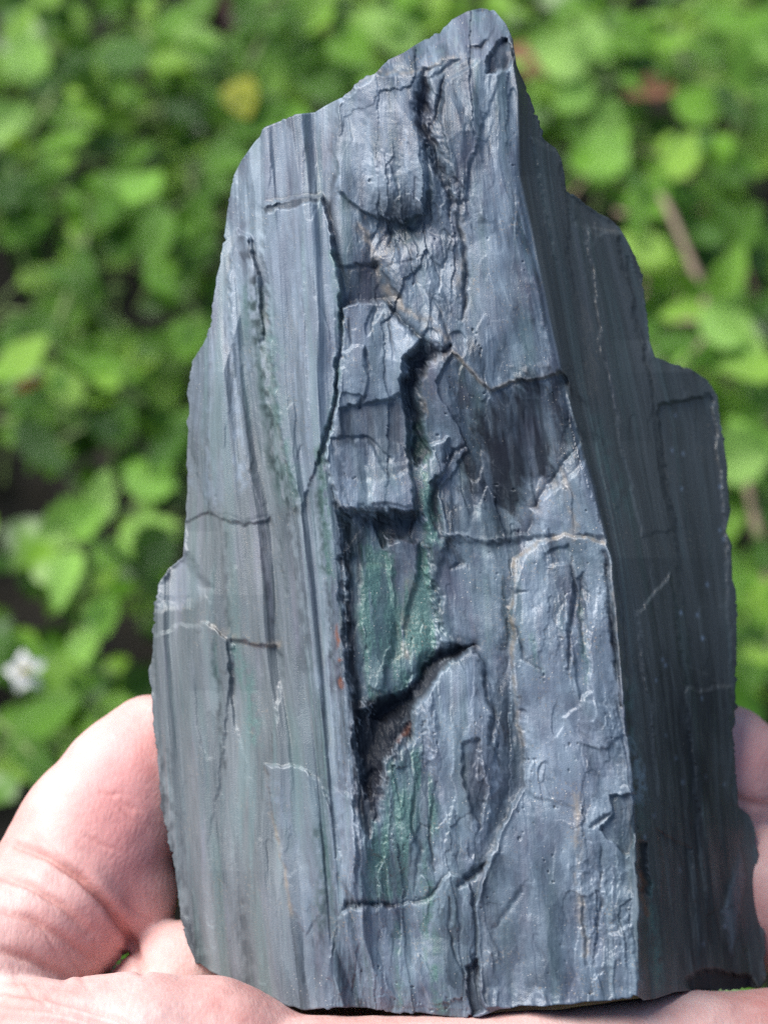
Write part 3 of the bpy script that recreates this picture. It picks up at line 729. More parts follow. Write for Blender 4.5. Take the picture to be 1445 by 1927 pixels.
# ------------------------------------------------------------------ the hand (one continuous surface)
def skin_material():
    t = NT('skin'); g = t.n('ShaderNodeTexCoord').outputs['Object']
    n1 = t.noise(g, 42, 6, .65); n2 = t.noise(g, 320, 3)
    c = t.ramp(n1, [(.33, (.46, .215, .195)), (.50, (.58, .365, .335)), (.66, (.70, .52, .48))])
    c = t.mix(t.math('MULTIPLY', t.attr('flush').outputs['Fac'], t.math('ADD', .35, n1)), c, (.54, .20, .20))
    c = t.mix(t.math('MULTIPLY', t.attr('fold').outputs['Fac'], .7), c, (.46, .14, .10))
    t.L(c, t.b.inputs['Base Color'])
    t.b.inputs['Roughness'].default_value = .62
    t.b.inputs['Specular IOR Level'].default_value = .35
    t.b.inputs['Subsurface Weight'].default_value = .25
    t.b.inputs['Subsurface Radius'].default_value = (1, .35, .2)
    t.b.inputs['Subsurface Scale'].default_value = .004
    wv = t.n('ShaderNodeTexVoronoi'); wv.feature = 'DISTANCE_TO_EDGE'; wv.inputs['Scale'].default_value = 1100
    t.L(t.scaled(g, 1, .55, 1), wv.inputs['Vector'])
    t.bump(t.math('ADD', t.math('MULTIPLY', wv.outputs[0], .5), t.math('MULTIPLY', n2, .8)), .00035, .45)
    return t.m

def build_hand():
    V = 9.0
    chains = [   # x, y, w, radius along each finger and pad
        [(-260,2080,-60,185),(-60,1860,-190,172),(92,1722,-290,150),(172,1586,-340,148),(252,1476,-370,134),(290,1425,-395,118)],
        [(150,1620,-335,140),(212,1672,-350,128)],   # thumb
        [(-420,2300,0,240),(-200,2180,0,230),(60,2050,-20,205),(250,2010,-40,178),(400,2015,-60,172),(560,2085,-90,165)],             # ball of the thumb
        [(200,2200,-300,200),(360,1990,-420,130),(560,1870,-560,112),(950,1640,-700,112),(1220,1500,-600,124),(1352,1458,-500,134)], # index finger
        [(300,2250,-320,190),(480,2060,-470,130),(950,1850,-690,115),(1260,1740,-600,130),(1450,1690,-480,138)],                      # middle finger
        [(350,2330,-260,190),(600,2086,-30,172),(1000,2080,-20,172),(1300,2048,-190,180),(1540,2040,-290,182)],                     # ring finger
        [(240,1960,-230,110),(345,1838,-285,100),(480,1800,-360,100)],
        [(380,2440,-200,180),(700,2330,-200,135),(1050,2310,-180,122),(1300,2290,-140,112)],                                          # little finger
        [(-100,2450,-150,330),(200,2350,-220,270),(380,2250,-250,200)],                                                               # palm
        [(-520,2800,100,330),(-100,2450,-150,310)],                                                                                   # wrist
    ]
    allp = np.array([p for c in chains for p in c], float)
    lo = (allp[:, :3] - allp[:, 3:]).min(0) - 3 * V; hi = (allp[:, :3] + allp[:, 3:]).max(0) + 3 * V
    lo[0] = -560; hi[1] = 2760
    ax = [np.arange(lo[k], hi[k], V, dtype=np.float32) for k in range(3)]
    Fd = np.full([len(a) for a in ax], 1e4, np.float32)
    for c in chains:
        fc = np.full(Fd.shape, 1e4, np.float32)
        for a, b in zip(c[:-1], c[1:]):
            a, b = np.array(a, np.float32), np.array(b, np.float32); d = b[:3] - a[:3]
            t = np.clip(((ax[0] - a[0])[:, None, None] * d[0] + (ax[1] - a[1])[None, :, None] * d[1] + (ax[2] - a[2])[None, None, :] * d[2]) / float(d @ d), 0, 1)
            s = (ax[0][:, None, None] - a[0] - t * d[0]) ** 2 + (ax[1][None, :, None] - a[1] - t * d[1]) ** 2 + (ax[2][None, None, :] - a[2] - t * d[2]) ** 2
            dist = np.sqrt(s) - (a[3] + t * (b[3] - a[3]))
            k = 22.0; h = np.clip(.5 + .5 * (fc - dist) / k, 0, 1)
            fc = fc * (1 - h) + dist * h - k * h * (1 - h)
        k = 14.0; h = np.clip(.5 + .5 * (Fd - fc) / k, 0, 1)
        Fd = Fd * (1 - h) + fc * h - k * h * (1 - h)
    Fd[0] = Fd[-1] = 50; Fd[:, 0] = 50; Fd[:, -1] = 50; Fd[:, :, 0] = 50; Fd[:, :, -1] = 50
    # surface nets
    ins = Fd < 0
    cs = np.zeros(np.array(Fd.shape) - 1, np.int8)
    for a in (0, 1):
        for b in (0, 1):
            for c in (0, 1):
                cs += ins[a:Fd.shape[0] - 1 + a, b:Fd.shape[1] - 1 + b, c:Fd.shape[2] - 1 + c]
    act = (cs > 0) & (cs < 8)
    ci = np.argwhere(act); vid = np.full(act.shape, -1, np.int64); vid[act] = np.arange(len(ci))
    acc = np.zeros((len(ci), 3)); cn = np.zeros(len(ci))
    corners = [(a, b, c) for a in (0, 1) for b in (0, 1) for c in (0, 1)]
    val = {c: Fd[ci[:, 0] + c[0], ci[:, 1] + c[1], ci[:, 2] + c[2]] for c in corners}
    for c0 in corners:
        for ax_ in range(3):
            if c0[ax_] == 0:
                c1 = list(c0); c1[ax_] = 1; c1 = tuple(c1)
                f0, f1 = val[c0], val[c1]; k = (f0 < 0) != (f1 < 0)
                t = np.where(k, f0 / (f0 - f1 + 1e-12), 0)
                p = np.tile(np.array(c0, float), (len(ci), 1)); p[:, ax_] += t
                acc[k] += p[k]; cn[k] += 1
    pos = lo + (ci + acc / cn[:, None]) * V
    faces = []
    for a_ in range(3):
        b_, c_ = (a_ + 1) % 3, (a_ + 2) % 3
        s0 = [slice(None)] * 3; s1 = [slice(None)] * 3; s0[a_] = slice(0, -1); s1[a_] = slice(1, None)
        A, Bv = ins[tuple(s0)], ins[tuple(s1)]
        for flip in (False, True):
            g = np.argwhere((A & ~Bv) if not flip else (~A & Bv))
            g = g[(g[:, b_] > 0) & (g[:, c_] > 0) & (g[:, b_] < act.shape[b_]) & (g[:, c_] < act.shape[c_])]
            def at(db, dc):
                q = g.copy(); q[:, b_] -= db; q[:, c_] -= dc; return vid[q[:, 0], q[:, 1], q[:, 2]]
            f = np.stack([at(1, 1), at(0, 1), at(0, 0), at(1, 0)], -1)
            faces.append(f if not flip else f[:, ::-1])
    faces = np.concatenate(faces); faces = faces[(faces >= 0).all(1)]
    # relax and wrinkle
    e = np.concatenate([faces[:, [0, 1]], faces[:, [1, 2]], faces[:, [2, 3]], faces[:, [3, 0]]])
    for _ in range(4):
        sm = np.zeros_like(pos); k = np.zeros(len(pos))
        np.add.at(sm, e[:, 0], pos[e[:, 1]]); np.add.at(k, e[:, 0], 1)
        pos = pos * .5 + .5 * sm / np.maximum(k, 1)[:, None]
    # smooth once more through subdivision, then folds
    me0 = mesh_from('hand_cage', pos, faces.ravel(), np.full(len(faces), 4))
    tmp = bpy.data.objects.new('hand_cage', me0); C.objects.link(tmp)
    md = tmp.modifiers.new('s', 'SUBSURF'); md.levels = md.render_levels = 1
    me = bpy.data.meshes.new_from_object(tmp.evaluated_get(bpy.context.evaluated_depsgraph_get()))
    bpy.data.objects.remove(tmp); bpy.data.meshes.remove(me0)
    n = len(me.vertices); co = np.zeros(n * 3, np.float32); me.vertices.foreach_get('co', co); co = co.reshape(-1, 3).astype(float)
    nr = np.zeros(n * 3, np.float32); me.vertices.foreach_get('normal', nr); nr = nr.reshape(-1, 3)
    if (nr[:, 2] * (co[:, 2] - co[:, 2].mean())).mean() < 0: nr = -nr; me.flip_normals()
    front = nr[:, 2] > -.2
    # apparent position of each point, folds are drawn on the skin as seen by the holder
    Zr = DIST - co[:, 2] / PXM
    sx = co[:, 0]; sy = co[:, 1]
    fold = np.zeros(n); dsp = np.zeros(n)
    def crease(pts, wd, dp, fo, lip=.5):
        d, u = line_d(sx, sy, pts); k = np.exp(-(d / wd) ** 2) * front * np.sin(np.pi * np.clip(u, .06, .94)) ** .5
        l = np.exp(-((d - 2.6 * wd) / (1.6 * wd)) ** 2) * front
        dsp[:] = dsp - dp * k + lip * dp * .4 * l * np.sin(np.pi * np.clip(u, .02, .98)); fold[:] = np.maximum(fold, fo * k)
    crease([(30,1590),(90,1612),(150,1650),(205,1706),(245,1764),(268,1826)], 8, 16, .65)
    crease([(-20,1640),(60,1668),(120,1706),(170,1756)], 8, 9, .5)
    crease([(-20,1706),(60,1730),(120,1766),(170,1806)], 8, 8, .45)
    crease([(-20,1780),(60,1806),(120,1840)], 9, 10, .5)
    for k in range(7):
        y0 = 1865 + 24 * k; crease([(-30 + 20 * k, y0), (90 + 18 * k, y0 + 14), (220 + 14 * k, y0 + 52), (320 + 10 * k, y0 + 110)], 6, 5, .25)
    crease([(1340,1475),(1400,1510),(1470,1520)], 8, 8, .5)
    for q in range(16):
        x0, y0 = RNG.uniform(-20, 240), RNG.uniform(1380, 1900); a0 = RNG.normal(.75, .35); l0 = RNG.uniform(40, 110)
        crease([(x0, y0), (x0 + l0 * .5 * math.cos(a0), y0 + l0 * .5 * math.sin(a0) + 4), (x0 + l0 * math.cos(a0), y0 + l0 * math.sin(a0))], 4, RNG.uniform(1, 2.4), .18)
    dsp += 2.2 * fbm(sx / 80, sy / 80, 401, 2) + .35 * fbm(sx / 14, sy / 22, 405, 2)
    co += nr * dsp[:, None]
    base = P3(0., 2500., 0.)
    wco = P3(co[:, 0], co[:, 1], co[:, 2]) - base
    me.vertices.foreach_set('co', wco.astype(np.float32).ravel())
    flush = .85 * np.exp(-((sx - 235) / 90) ** 2 - ((sy - 1560) / 190) ** 2) + .5 * np.exp(-((sx - 150) / 130) ** 2 - ((sy - 1760) / 70) ** 2) + .6 * np.exp(-((sx - 1370) / 90) ** 2 - ((sy - 1440) / 90) ** 2)
    a = me.attributes.new('flush', 'FLOAT', 'POINT'); a.data.foreach_set('value', flush.astype(np.float32))
    a = me.attributes.new('fold', 'FLOAT', 'POINT'); a.data.foreach_set('value', fold.astype(np.float32))
    me.polygons.foreach_set('use_smooth', np.full(len(me.polygons), True)); me.update()
    if me.polygons[0].normal.length and sum((p.normal.dot(Vector(B_)) > 0) for p in list(me.polygons)[::50] if False) < 0: pass
    me.name = 'hand'; me.materials.append(skin_material())
    o = bpy.data.objects.new('hand', me); o.location = base; C.objects.link(o)
    tag(o, 'bare pink left hand gripping the grey stone from below, thumb along its left edge', 'hand')
build_hand()

# ------------------------------------------------------------------ plants
def leaf_material(name, lo_, mid, hi_, rough=.40):
    t = NT(name); oi = t.n('ShaderNodeObjectInfo').outputs['Random']; g = t.n('ShaderNodeTexCoord').outputs['Object']
    at = t.attr('tone').outputs['Fac']
    v = t.math('FRACT', t.math('ADD', oi, at))
    c = t.ramp(v, [(0, lo_), (.55, mid), (1, hi_)])
    nz = t.noise(g, 140, 3); c = t.mix(t.math('MULTIPLY', nz, .2), c, lo_)
    t.L(c, t.b.inputs['Base Color'])
    t.b.inputs['Roughness'].default_value = rough
    t.b.inputs['Specular IOR Level'].default_value = .5
    tr = t.n('ShaderNodeBsdfTranslucent'); t.L(t.mix(.5, c, (.26, .42, .01)), tr.inputs[0])
    ms = t.n('ShaderNodeMixShader'); ms.inputs[0].default_value = .3
    t.L(t.b.outputs[0], ms.inputs[1]); t.L(tr.outputs[0], ms.inputs[2]); t.L(ms.outputs[0], t.o.inputs[0])
    t.bump(nz, .0008, .5); return t.m
def plain(name, col, rough=.6):
    t = NT(name); g = t.n('ShaderNodeTexCoord').outputs['Object']; nz = t.noise(g, 150, 3)
    t.L(t.mix(nz, col, tuple(k * .55 for k in col)), t.b.inputs['Base Color']); t.b.inputs['Roughness'].default_value = rough; return t.m
M_LEAF = leaf_material('green_leaf', (.045, .135, .006), (.14, .33, .018), (.28, .49, .06))
M_FRESH = leaf_material('fresh_leaf', (.18, .40, .04), (.25, .48, .08), (.33, .56, .12))
M_SHADED = leaf_material('shaded_leaf', (.016, .060, .004), (.065, .175, .008), (.19, .37, .03))  # darker copy of the leaf green; paints shade into low leaves
M_YEL = leaf_material('yellowing_leaf', (.26, .28, .015), (.28, .30, .02), (.30, .30, .03))
M_STEM = plain('green_stem', (.15, .22, .06)); M_PINK = plain('pinkish_stem', (.27, .19, .13)); M_DRY = plain('dry_leaf', (.24, .10, .05), .7)
M_RED = plain('dark_red_leaf', (.055, .012, .014)); M_PETAL = plain('white_petal', (.80, .80, .78)); M_SEP = plain('flower_heart', (.45, .40, .05)); M_ORG = plain('orange_dry_leaf', (.45, .14, .04), .7)

def leaf_shape(L, Wd, lobes, fold, curl, seed, pw=.72):
    """ovate scalloped leaf, blade folded along the midrib; root at origin, tip along +y, up +z"""
    r = random.Random(seed); n = 9; vs, fs = [], []
    for i in range(n):
        u = i / (n - 1); half = Wd * .5 * (math.sin(math.pi * min(1, u ** .72 * .96 + .02)) ** .8) + 1e-4
        if lobes: half *= 1 + (.13 if i % 2 else -.09)
        y = L * u; z = -curl * L * u * u + .03 * L * math.sin(u * 7 + seed)
        for sgn, f in ((-1, 1), (-1, .5), (0, 0), (1, .5), (1, 1)):
            vs.append((sgn * half * f * (1 - .15 * fold), y + r.uniform(-.02, .02) * L * (f == 1), z + fold * half * f * (1.15 if f < 1 else .9) + r.uniform(-.02, .02) * L * f))
    for i in range(n - 1):
        for k in range(4):
            a = i * 5 + k; fs.append((a, a + 1, a + 6, a + 5))
    return np.array(vs), np.array(fs)
LEAVES = []
for k in range(10):
    v, f = leaf_shape(1, random.Random(k).uniform(.50, .98), k % 3 != 0, random.Random(k + 50).uniform(.06, .4), random.Random(k + 90).uniform(-.05, .3), k)
    me = mesh_from('leaf', v, f.ravel(), np.full(len(f), 4)); LEAVES.append((me, v, f))
def leaf_mesh(k, mat, cache={}):
    if (k, mat.name) not in cache:
        me = LEAVES[k][0].copy(); me.name = 'leaf'; me.materials.clear(); me.materials.append(mat); cache[(k, mat.name)] = me
    return cache[(k, mat.name)]
def frame(direction, normal):
    y = Vector(direction).normalized(); z = Vector(normal); x = y.cross(z).normalized(); z = x.cross(y)
    return Matrix(((x.x, y.x, z.x), (x.y, y.y, z.y), (x.z, y.z, z.z)))
def tube(pts, r0, r1, seg=6):
    pts = [Vector(p) for p in pts]; vs, fs = [], []
    for i, p in enumerate(pts):
        d = (pts[min(i + 1, len(pts) - 1)] - pts[max(i - 1, 0)]).normalized(); a = d.orthogonal().normalized(); b = d.cross(a)
        r = r0 + (r1 - r0) * i / (len(pts) - 1)
        for k in range(seg):
            t = 2 * math.pi * k / seg; vs.append(p + a * r * math.cos(t) + b * r * math.sin(t))
    for i in range(len(pts) - 1):
        for k in range(seg):
            fs.append((i * seg + k, i * seg + (k + 1) % seg, (i + 1) * seg + (k + 1) % seg, (i + 1) * seg + k))
    return np.array([tuple(v) for v in vs]), np.array(fs)
def curve_pts(ctrl, n=14):
    c = [Vector(p) for p in ctrl]; c = [c[0] * 2 - c[1]] + c + [c[-1] * 2 - c[-2]]; out = []
    for i in range(1, len(c) - 2):
        for k in range(n if i < len(c) - 3 else n + 1):
            t = k / n; p0, p1, p2, p3 = c[i - 1:i + 3]
            out.append(.5 * ((2 * p1) + (-p0 + p2) * t + (2 * p0 - 5 * p1 + 4 * p2 - p3) * t * t + (-p0 + 3 * p1 - 3 * p2 + p3) * t ** 3))
    return out

class Plant:
    def __init__(s, name, label, root, mat=None, stem=None, cat='plant', group='leafy plants behind the stone'):
        s.loc = Vector(on_plane(*root, 0.0)); s.e = bpy.data.objects.new(name, None); s.e.empty_display_size = .02
        s.e.location = s.loc; C.objects.link(s.e); tag(s.e, label, cat, group); s.mat = mat or M_LEAF; s.sm = stem or M_STEM
        s.r = random.Random(len(label) * 31 + int(root[0]))
    def leaf(s, pos, direction, normal, size, mat=None, k=None, wide=1.0):
        size *= .62; k = s.r.randrange(10) if k is None else k
        o = bpy.data.objects.new('leaf', leaf_mesh(k, mat or s.mat)); C.objects.link(o); o.parent = s.e
        m = frame(direction, normal).to_4x4(); m.translation = Vector(pos) - s.loc
        o.matrix_local = m @ Matrix.Diagonal((size * wide, size, size, 1)); return o
    def at(s, x, y, h, ang, size, mat=None, k=None, wide=1.0, tilt=.35):
        """leaf whose middle is seen at (x, y); ang = heading in the picture, degrees anticlockwise from right"""
        c = Vector(on_plane(x, y, h)); a = math.radians(ang)
        nrm = Vector((0, 0, 1)) * (1 - tilt) + Vector(tuple(B_)) * tilt * 1.6 + Vector((s.r.uniform(-.6, .6), s.r.uniform(-.6, .5), 0)); nrm.normalize()
        d = Vector(tuple(math.cos(a) * R_ + math.sin(a) * U_)); d = (d - nrm * d.dot(nrm)).normalized()
        s.leaf(c - d * size * .5, d, nrm, size, mat, k, wide)
        r0, r1 = Vector(c - d * size * .5), Vector(c - d * size * .9) - Vector((0, 0, size * .35))
        return r0, r1
    def stem(s, ctrl, r0=.0016, r1=.0009, leaves=True, gap=.013, size=.022, mat=None, name='stem', fr=0.12):
        w = [Vector(on_plane(*c)) for c in ctrl]; p = curve_pts(w)
        v, f = tube([q - s.loc for q in p], r0, r1); me = mesh_from('stem', v, f.ravel(), np.full(len(f), 4)); me.materials.append(s.sm)
        o = bpy.data.objects.new(name, me); C.objects.link(o); o.parent = s.e
        if not leaves: return
        acc, side = 0.0, 0; tot = sum((b - a).length for a, b in zip(p[:-1], p[1:])); run = 0
        for a, b in zip(p[:-1], p[1:]):
            l = (b - a).length; acc += l; run += l
            if acc > gap and run > tot * fr:
                acc = 0; side += 1; d = (b - a).normalized()
                for sg in (-1, 1):
                    la = d.cross(Vector((0, 0, 1))).normalized() * sg
                    if side % 2: la = la * .55 + Vector((0, 0, s.r.uniform(.2, .6)))
                    dr = (la + d * s.r.uniform(.2, .8) + Vector((0, 0, s.r.uniform(-.1, .35)))).normalized()
                    nm = (Vector((0, 0, 1)) + Vector(tuple(B_)) * .4 + Vector((s.r.uniform(-.4, .4), s.r.uniform(-.4, .4), 0))).normalized()
                    s.leaf(b + dr * size * .25, dr, nm, size * s.r.uniform(.65, 1.2), mat)
        d = (p[-1] - p[-2]).normalized()
        for k in range(4):
            t = k * math.pi / 2 + .4; x = d.orthogonal().normalized(); y = d.cross(x)
            dr = (x * math.cos(t) + y * math.sin(t) + d * .55).normalized()
            s.leaf(p[-1] + dr * size * .1, dr, (Vector((0, 0, 1)) + d * .6).normalized(), size * s.r.uniform(.5, .8), mat)
def scatter(P, x, y, rx, ry, n, hi=.095, mats=None):
    for _ in range(n):
        a = P.r.uniform(0, 6.28); q = P.r.random() ** .5
        petiole(P, P.at(x + rx * q * math.cos(a), y + ry * q * math.sin(a), hi * P.r.uniform(.45, 1.05), P.r.uniform(0, 360), P.r.uniform(.014, .036),
                        mat=P.r.choice(mats or [P.mat, M_LEAF, M_LEAF, M_SHADED]), wide=P.r.uniform(.65, 1.05), tilt=P.r.uniform(-.1, .6)))
def petiole(P, pr):
    v, f = tube([pr[0] - P.loc, (pr[0] + pr[1]) / 2 - P.loc, pr[1] - P.loc], .0007, .0009, 5)
    me = mesh_from('petiole', v, f.ravel(), np.full(len(f), 4)); me.materials.append(P.sm)
    o = bpy.data.objects.new('petiole', me); C.objects.link(o); o.parent = P.e

# scalloped sprig in clear view left of the stone
p = Plant('scalloped_plant', 'fresh green sprig of broad scalloped leaves left of the stone, above the thumb', (330, 1150), M_FRESH)
p.stem([(345,1180,.05),(270,1090,.075),(180,1010,.095),(150,990,.10)], leaves=False)
for a in [(196,905,.105,75,.030,None,1,1.0),(92,1000,.10,205,.030,None,2,.9),(110,1120,.10,262,.031,None,4,.95),(300,862,.085,70,.034,None,5,1.0),
          (300,985,.085,25,.030,None,7,.9),(235,1060,.08,330,.026,M_LEAF,8,1.1),(135,1260,.08,255,.032,M_FRESH,4,.8),(180,960,.106,40,.022,None,2,.9),
          (60,1290,.07,200,.03,M_LEAF,8,1),(160,1390,.06,240,.024,M_LEAF,1,.8),(60,1395,.06,230,.022,M_LEAF,3,.9)]:
    petiole(p, p.at(*a[:5], mat=a[5], k=a[6], wide=a[7], tilt=.5))
# flowering plant lower left
scatter(p, 250, 1130, 120, 160, 10)
p = Plant('flowering_plant', 'low green plant with one small white flower, at the far left above the thumb', (40, 1420), M_LEAF)
p.stem([(60,1420,.01),(40,1340,.05),(45,1285,.085)], leaves=False)
for a in [(20,1350,.06,150,.028),(90,1450,.05,300,.026),(20,1460,.05,220,.03),(110,1340,.05,20,.022),(30,1210,.07,120,.026)]: petiole(p, p.at(*a))
fl = bpy.data.objects.new('flower', None)
fc = Vector(on_plane(48, 1265, .095)); fl.location = fc - p.loc; fl.parent = p.e; fl.empty_display_size = .005; C.objects.link(fl)
for k in range(5):
    t = k * 2 * math.pi / 5 + .5; dr = Vector(tuple(math.cos(t) * R_ + math.sin(t) * U_ + .35 * B_)).normalized()
    o = bpy.data.objects.new('petal', leaf_mesh(3, M_PETAL)); C.objects.link(o); o.parent = fl
    o.matrix_local = (frame(dr, Vector(tuple(B_))).to_4x4() @ Matrix.Diagonal((.0085, .0056, .009, 1)))
v, f = tube([Vector((0, 0, 0)), Vector(tuple(B_ * .0035))], .0016, .0008, 8); me = mesh_from('heart', v, f.ravel(), np.full(len(f), 4)); me.materials.append(M_SEP)
o = bpy.data.objects.new('flower_heart', me); o.parent = fl; C.objects.link(o)

scatter(p, 90, 1400, 120, 170, 24)
p = Plant('pale_stemmed_plant', 'plant with two long bare pale stems hanging at the left, between small leaves', (60, 760), M_LEAF)
p.stem([(60,740,.05),(100,640,.07),(150,500,.085),(165,440,.09)], .0017, .0014, gap=.06)
p.stem([(110,760,.04),(150,640,.06),(195,480,.08),(230,400,.09)], .0016, .0011, gap=.06)
for a in [(30,640,.075,160,.026),(20,760,.075,200,.03),(130,770,.06,340,.03),(200,690,.06,50,.022),(240,640,.06,70,.024),(120,570,.06,120,.02)]: petiole(p, p.at(*a))
scatter(p, 90, 640, 110, 200, 24)
p = Plant('round_leaved_plant', 'plant with one rounded pale leaf beside the dark gap left of the stone', (330, 420), M_LEAF)
p.stem([(330,420,.05),(200,385,.085),(60,370,.09)], gap=.02, size=.02)
for a in [(290,335,.10,50,.028,M_FRESH,0),(395,300,.095,200,.028,M_LEAF,6),(180,340,.09,150,.026,M_LEAF,2),(90,330,.09,200,.024,M_LEAF,3),(430,350,.08,330,.022,M_LEAF,7),(350,520,.07,250,.036,M_SHADED,1),(330,560,.07,300,.03,M_LEAF,2)]:
    petiole(p, p.at(*a[:5], mat=a[5], k=a[6]))
scatter(p, 230, 380, 220, 150, 38)
p = Plant('broad_leaved_plant', 'plant with a large pale pointed leaf cut by the left picture edge', (20, 330), M_LEAF)
p.stem([(20,330,.04),(60,250,.08),(110,160,.09)], gap=.03)
for a in [(35,205,.105,35,.042,M_FRESH,4),(45,75,.10,100,.032,M_FRESH,0),(190,110,.10,200,.038,M_LEAF,7),(20,440,.09,230,.036,M_LEAF,5),(70,440,.085,330,.03,M_LEAF,1),(55,20,.09,60,.03,M_LEAF,8),(150,250,.09,310,.024,M_LEAF,2),(170,190,.095,60,.026,M_LEAF,5)]:
    petiole(p, p.at(*a[:5], mat=a[5], k=a[6]))
scatter(p, 90, 180, 120, 190, 31)
p = Plant('bushy_plant', 'dense bushy plant with a yellowing leaf, touching the upper left shoulder of the stone', (430, 260), M_LEAF)
p.stem([(420,260,.04),(330,150,.09),(260,40,.095)], gap=.016, size=.026)
p.stem([(440,250,.04),(470,130,.085),(520,20,.09)], gap=.018, size=.026)
for a in [(462,205,.10,290,.026,M_YEL,6),(560,130,.085,170,.042,M_LEAF,0),(600,80,.09,20,.04,M_LEAF,3),(350,60,.10,130,.028,M_FRESH,2),(290,120,.10,200,.026,M_LEAF,6),(400,160,.07,230,.034,M_SHADED,7),(330,200,.06,190,.04,M_SHADED,4)]:
    petiole(p, p.at(*a[:5], mat=a[5], k=a[6]))
scatter(p, 400, 130, 180, 140, 42)
p = Plant('leaning_plant', 'plant with big soft mid-green leaves directly above the stone peak slope', (700, 90), M_LEAF)
p.stem([(640,160,.04),(690,70,.085),(760,-40,.09)], gap=.02, size=.028)
for a in [(700,30,.095,150,.044,M_FRESH,3),(780,20,.09,20,.036,M_LEAF,5),(830,-10,.09,60,.03,M_LEAF,8),(640,170,.08,250,.02,M_FRESH,1),(620,20,.08,100,.034,M_LEAF,6),(680,110,.09,310,.03,M_LEAF,2)]:
    petiole(p, p.at(*a[:5], mat=a[5], k=a[6]))
scatter(p, 690, 60, 130, 90, 24)
p = Plant('bright_plant', 'plant with glossy yellow-green leaves right beside the stone peak', (1060, 200), M_FRESH)
p.stem([(1040,240,.03),(1080,150,.085),(1130,40,.095)], gap=.018, size=.026, mat=M_LEAF)
for a in [(1020,88,.105,160,.036,M_FRESH,6),(1095,60,.10,100,.032,M_LEAF,2),(1135,105,.10,290,.032,M_FRESH,1),(1060,190,.095,210,.026,M_FRESH,5),(1010,160,.08,190,.02,M_LEAF,8),(1150,200,.09,80,.034,M_FRESH,7),(1180,250,.08,300,.042,M_LEAF,4),(1085,250,.085,160,.032,M_LEAF,0)]:
    petiole(p, p.at(*a[:5], mat=a[5], k=a[6]))
scatter(p, 1090, 150, 130, 150, 31)
p = Plant('pink_stemmed_plant', 'plant with a long pinkish-brown stem running down beside the right shoulder of the stone', (1350, 700), M_LEAF, M_PINK)
p.stem([(1370,720,.07),(1345,640,.085),(1310,520,.09),(1270,420,.095),(1230,340,.095)], .0019, .0013, gap=.024, size=.028)
p.stem([(1452,1110,.07),(1425,1000,.075),(1405,900,.075)], .0020, .0016, leaves=False)
for a in [(1300,660,.095,170,.042,M_FRESH,3),(1400,590,.10,40,.036,M_FRESH,5),(1420,650,.095,330,.034,M_FRESH,1),(1300,575,.09,200,.026,M_FRESH,6),(1250,500,.06,250,.03,M_SHADED,2),(1150,350,.08,150,.028,M_LEAF,8),(1100,310,.09,200,.034,M_FRESH,0),(1380,520,.09,70,.03,M_LEAF,7),(1170,290,.09,30,.024,M_FRESH,4),(1240,610,.07,280,.024,M_LEAF,2)]:
    petiole(p, p.at(*a[:5], mat=a[5], k=a[6]))
scatter(p, 1320, 540, 160, 260, 52)
p = Plant('shaded_plant', 'darker leafy plant in the upper right corner, around the dry brown leaf', (1380, 260), M_LEAF)
p.stem([(1340,360,.04),(1380,250,.08),(1420,120,.09),(1430,20,.095)], gap=.02, size=.028)
p.stem([(1300,300,.04),(1290,180,.075),(1270,40,.085)], gap=.022, size=.024)
for a in [(1420,90,.10,80,.04,M_FRESH,2),(1410,30,.10,140,.032,M_LEAF,5),(1330,200,.075,200,.028,M_LEAF,6),(1390,300,.08,300,.03,M_LEAF,3),(1340,420,.08,20,.034,M_LEAF,7),(1420,400,.085,60,.03,M_LEAF,1),(1250,100,.08,120,.03,M_LEAF,8),(1350,100,.08,20,.026,M_LEAF,4),(1220,40,.08,60,.03,M_LEAF,0)]:
    petiole(p, p.at(*a[:5], mat=a[5], k=a[6]))
scatter(p, 1330, 190, 150, 230, 52)
p = Plant('rosette_plant', 'rosette of pale leaves at the right edge, beside the lower right flank of the stone', (1420, 900), M_FRESH)
for a in [(1395,790,.09,110,.032,M_FRESH,5),(1430,850,.09,10,.034,M_FRESH,2),(1390,860,.085,230,.026,M_FRESH,7),(1430,760,.085,60,.03,M_LEAF,1),(1410,1100,.075,110,.032,M_LEAF,6),(1430,1180,.07,300,.03,M_SHADED,3),(1405,1290,.06,250,.034,M_LEAF,4),(1430,960,.06,330,.026,M_SHADED,8),(1440,1060,.07,30,.024,M_FRESH,0)]:
    petiole(p, p.at(*a[:5], mat=a[5], k=a[6]))
scatter(p, 1410, 980, 80, 300, 35)
p = Plant('shadowed_plant', 'small dark plant in the deep shade left of the stone, above the scalloped sprig', (250, 780), M_SHADED)
p.stem([(300,820,.03),(240,740,.055),(230,660,.07)], gap=.016, size=.02, mat=M_LEAF)
for a in [(230,680,.075,90,.022,M_LEAF,0),(95,885,.06,250,.022,M_LEAF,6),(320,720,.06,40,.03,M_SHADED,2),(370,600,.08,60,.03,M_LEAF,5),(300,650,.06,130,.026,M_SHADED,1),(60,850,.05,180,.03,M_SHADED,4),(150,760,.05,200,.026,M_SHADED,3)]:
    petiole(p, p.at(*a[:5], mat=a[5], k=a[6]))

scatter(p, 200, 720, 190, 180, 31)
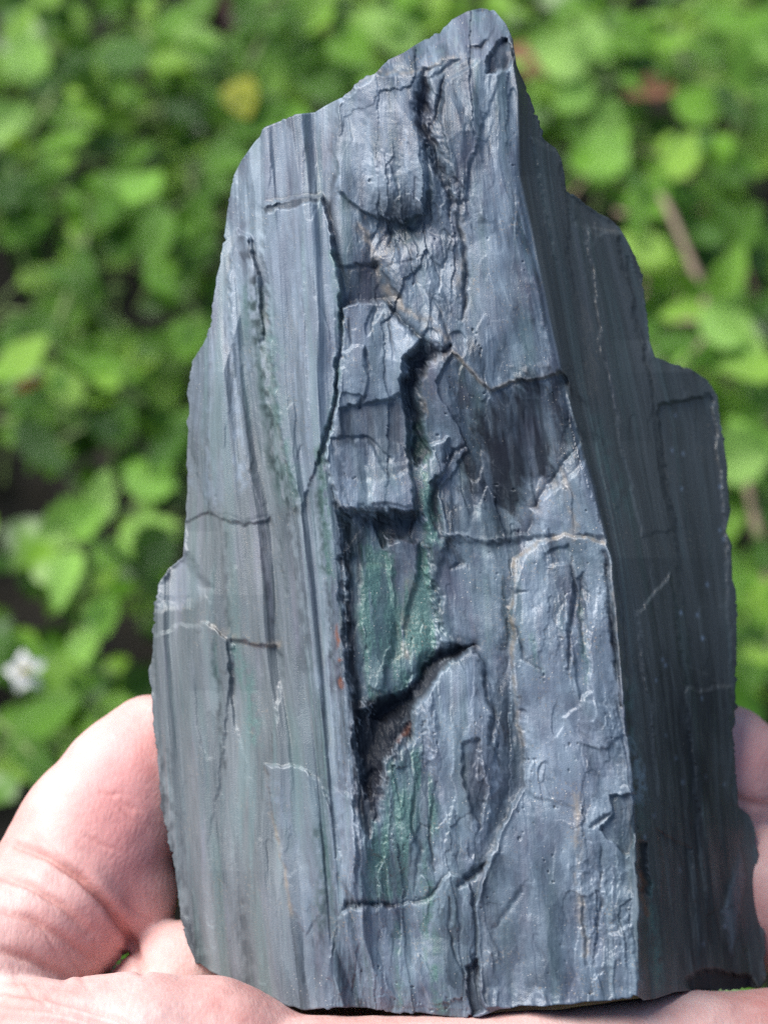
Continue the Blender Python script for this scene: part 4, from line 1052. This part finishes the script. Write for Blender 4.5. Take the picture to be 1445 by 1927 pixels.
# fallen leaves
def dry(name, label, x, y, h, ang, size, mat, k=4, wide=.7):
    a = math.radians(ang); nrm = Vector((.1, -.3, 1)).normalized(); d = Vector(tuple(math.cos(a) * R_ + math.sin(a) * U_)); d = (d - nrm * d.dot(nrm)).normalized()
    o = bpy.data.objects.new(name, leaf_mesh(k, mat)); C.objects.link(o); c = Vector(on_plane(x, y, h))
    m = frame(d, nrm).to_4x4(); m.translation = c - d * size * .5; o.matrix_world = m @ Matrix.Diagonal((size * wide, size, size, 1)); tag(o, label, 'dead leaf', 'fallen dry leaves')
dry('dry_leaf', 'curled reddish-brown dry leaf lying among the plants in the upper right', 1210, 168, .085, 190, .024, M_DRY)
dry('dry_leaf', 'dark maroon withered leaf near the top, left of the stone peak', 425, 30, .08, 250, .03, M_RED)
dry('dry_leaf', 'tiny orange dry scrap at the foot of the pale stems on the far left', 55, 722, .085, 30, .010, M_ORG)
dry('dry_leaf', 'brown dry leaf hanging just right of the stone peak', 995, 140, .07, 300, .028, M_DRY, 6, .5)
dry('dry_leaf', 'dull brown dry leaf in the gap above the stone, left of its peak', 640, 70, .06, 270, .03, M_DRY, 3)

# undergrowth that nobody could count
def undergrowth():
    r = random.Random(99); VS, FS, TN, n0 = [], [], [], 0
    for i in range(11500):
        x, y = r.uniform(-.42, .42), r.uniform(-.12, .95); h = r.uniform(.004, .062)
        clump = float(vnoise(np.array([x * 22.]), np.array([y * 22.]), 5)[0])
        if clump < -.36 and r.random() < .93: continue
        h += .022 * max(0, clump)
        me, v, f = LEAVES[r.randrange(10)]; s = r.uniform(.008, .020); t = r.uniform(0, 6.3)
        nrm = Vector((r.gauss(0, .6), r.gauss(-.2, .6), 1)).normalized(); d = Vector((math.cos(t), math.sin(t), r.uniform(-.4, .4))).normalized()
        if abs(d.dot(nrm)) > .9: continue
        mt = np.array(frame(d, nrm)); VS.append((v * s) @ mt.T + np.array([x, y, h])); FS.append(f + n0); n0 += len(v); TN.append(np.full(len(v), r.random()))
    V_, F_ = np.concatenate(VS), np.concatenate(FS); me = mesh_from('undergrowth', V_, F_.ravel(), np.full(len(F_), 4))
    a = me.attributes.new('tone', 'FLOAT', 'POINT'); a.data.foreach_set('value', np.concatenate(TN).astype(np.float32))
    me.materials.append(M_SHADED); o = bpy.data.objects.new('undergrowth', me); C.objects.link(o)
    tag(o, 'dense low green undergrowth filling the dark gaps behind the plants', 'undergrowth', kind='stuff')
undergrowth()
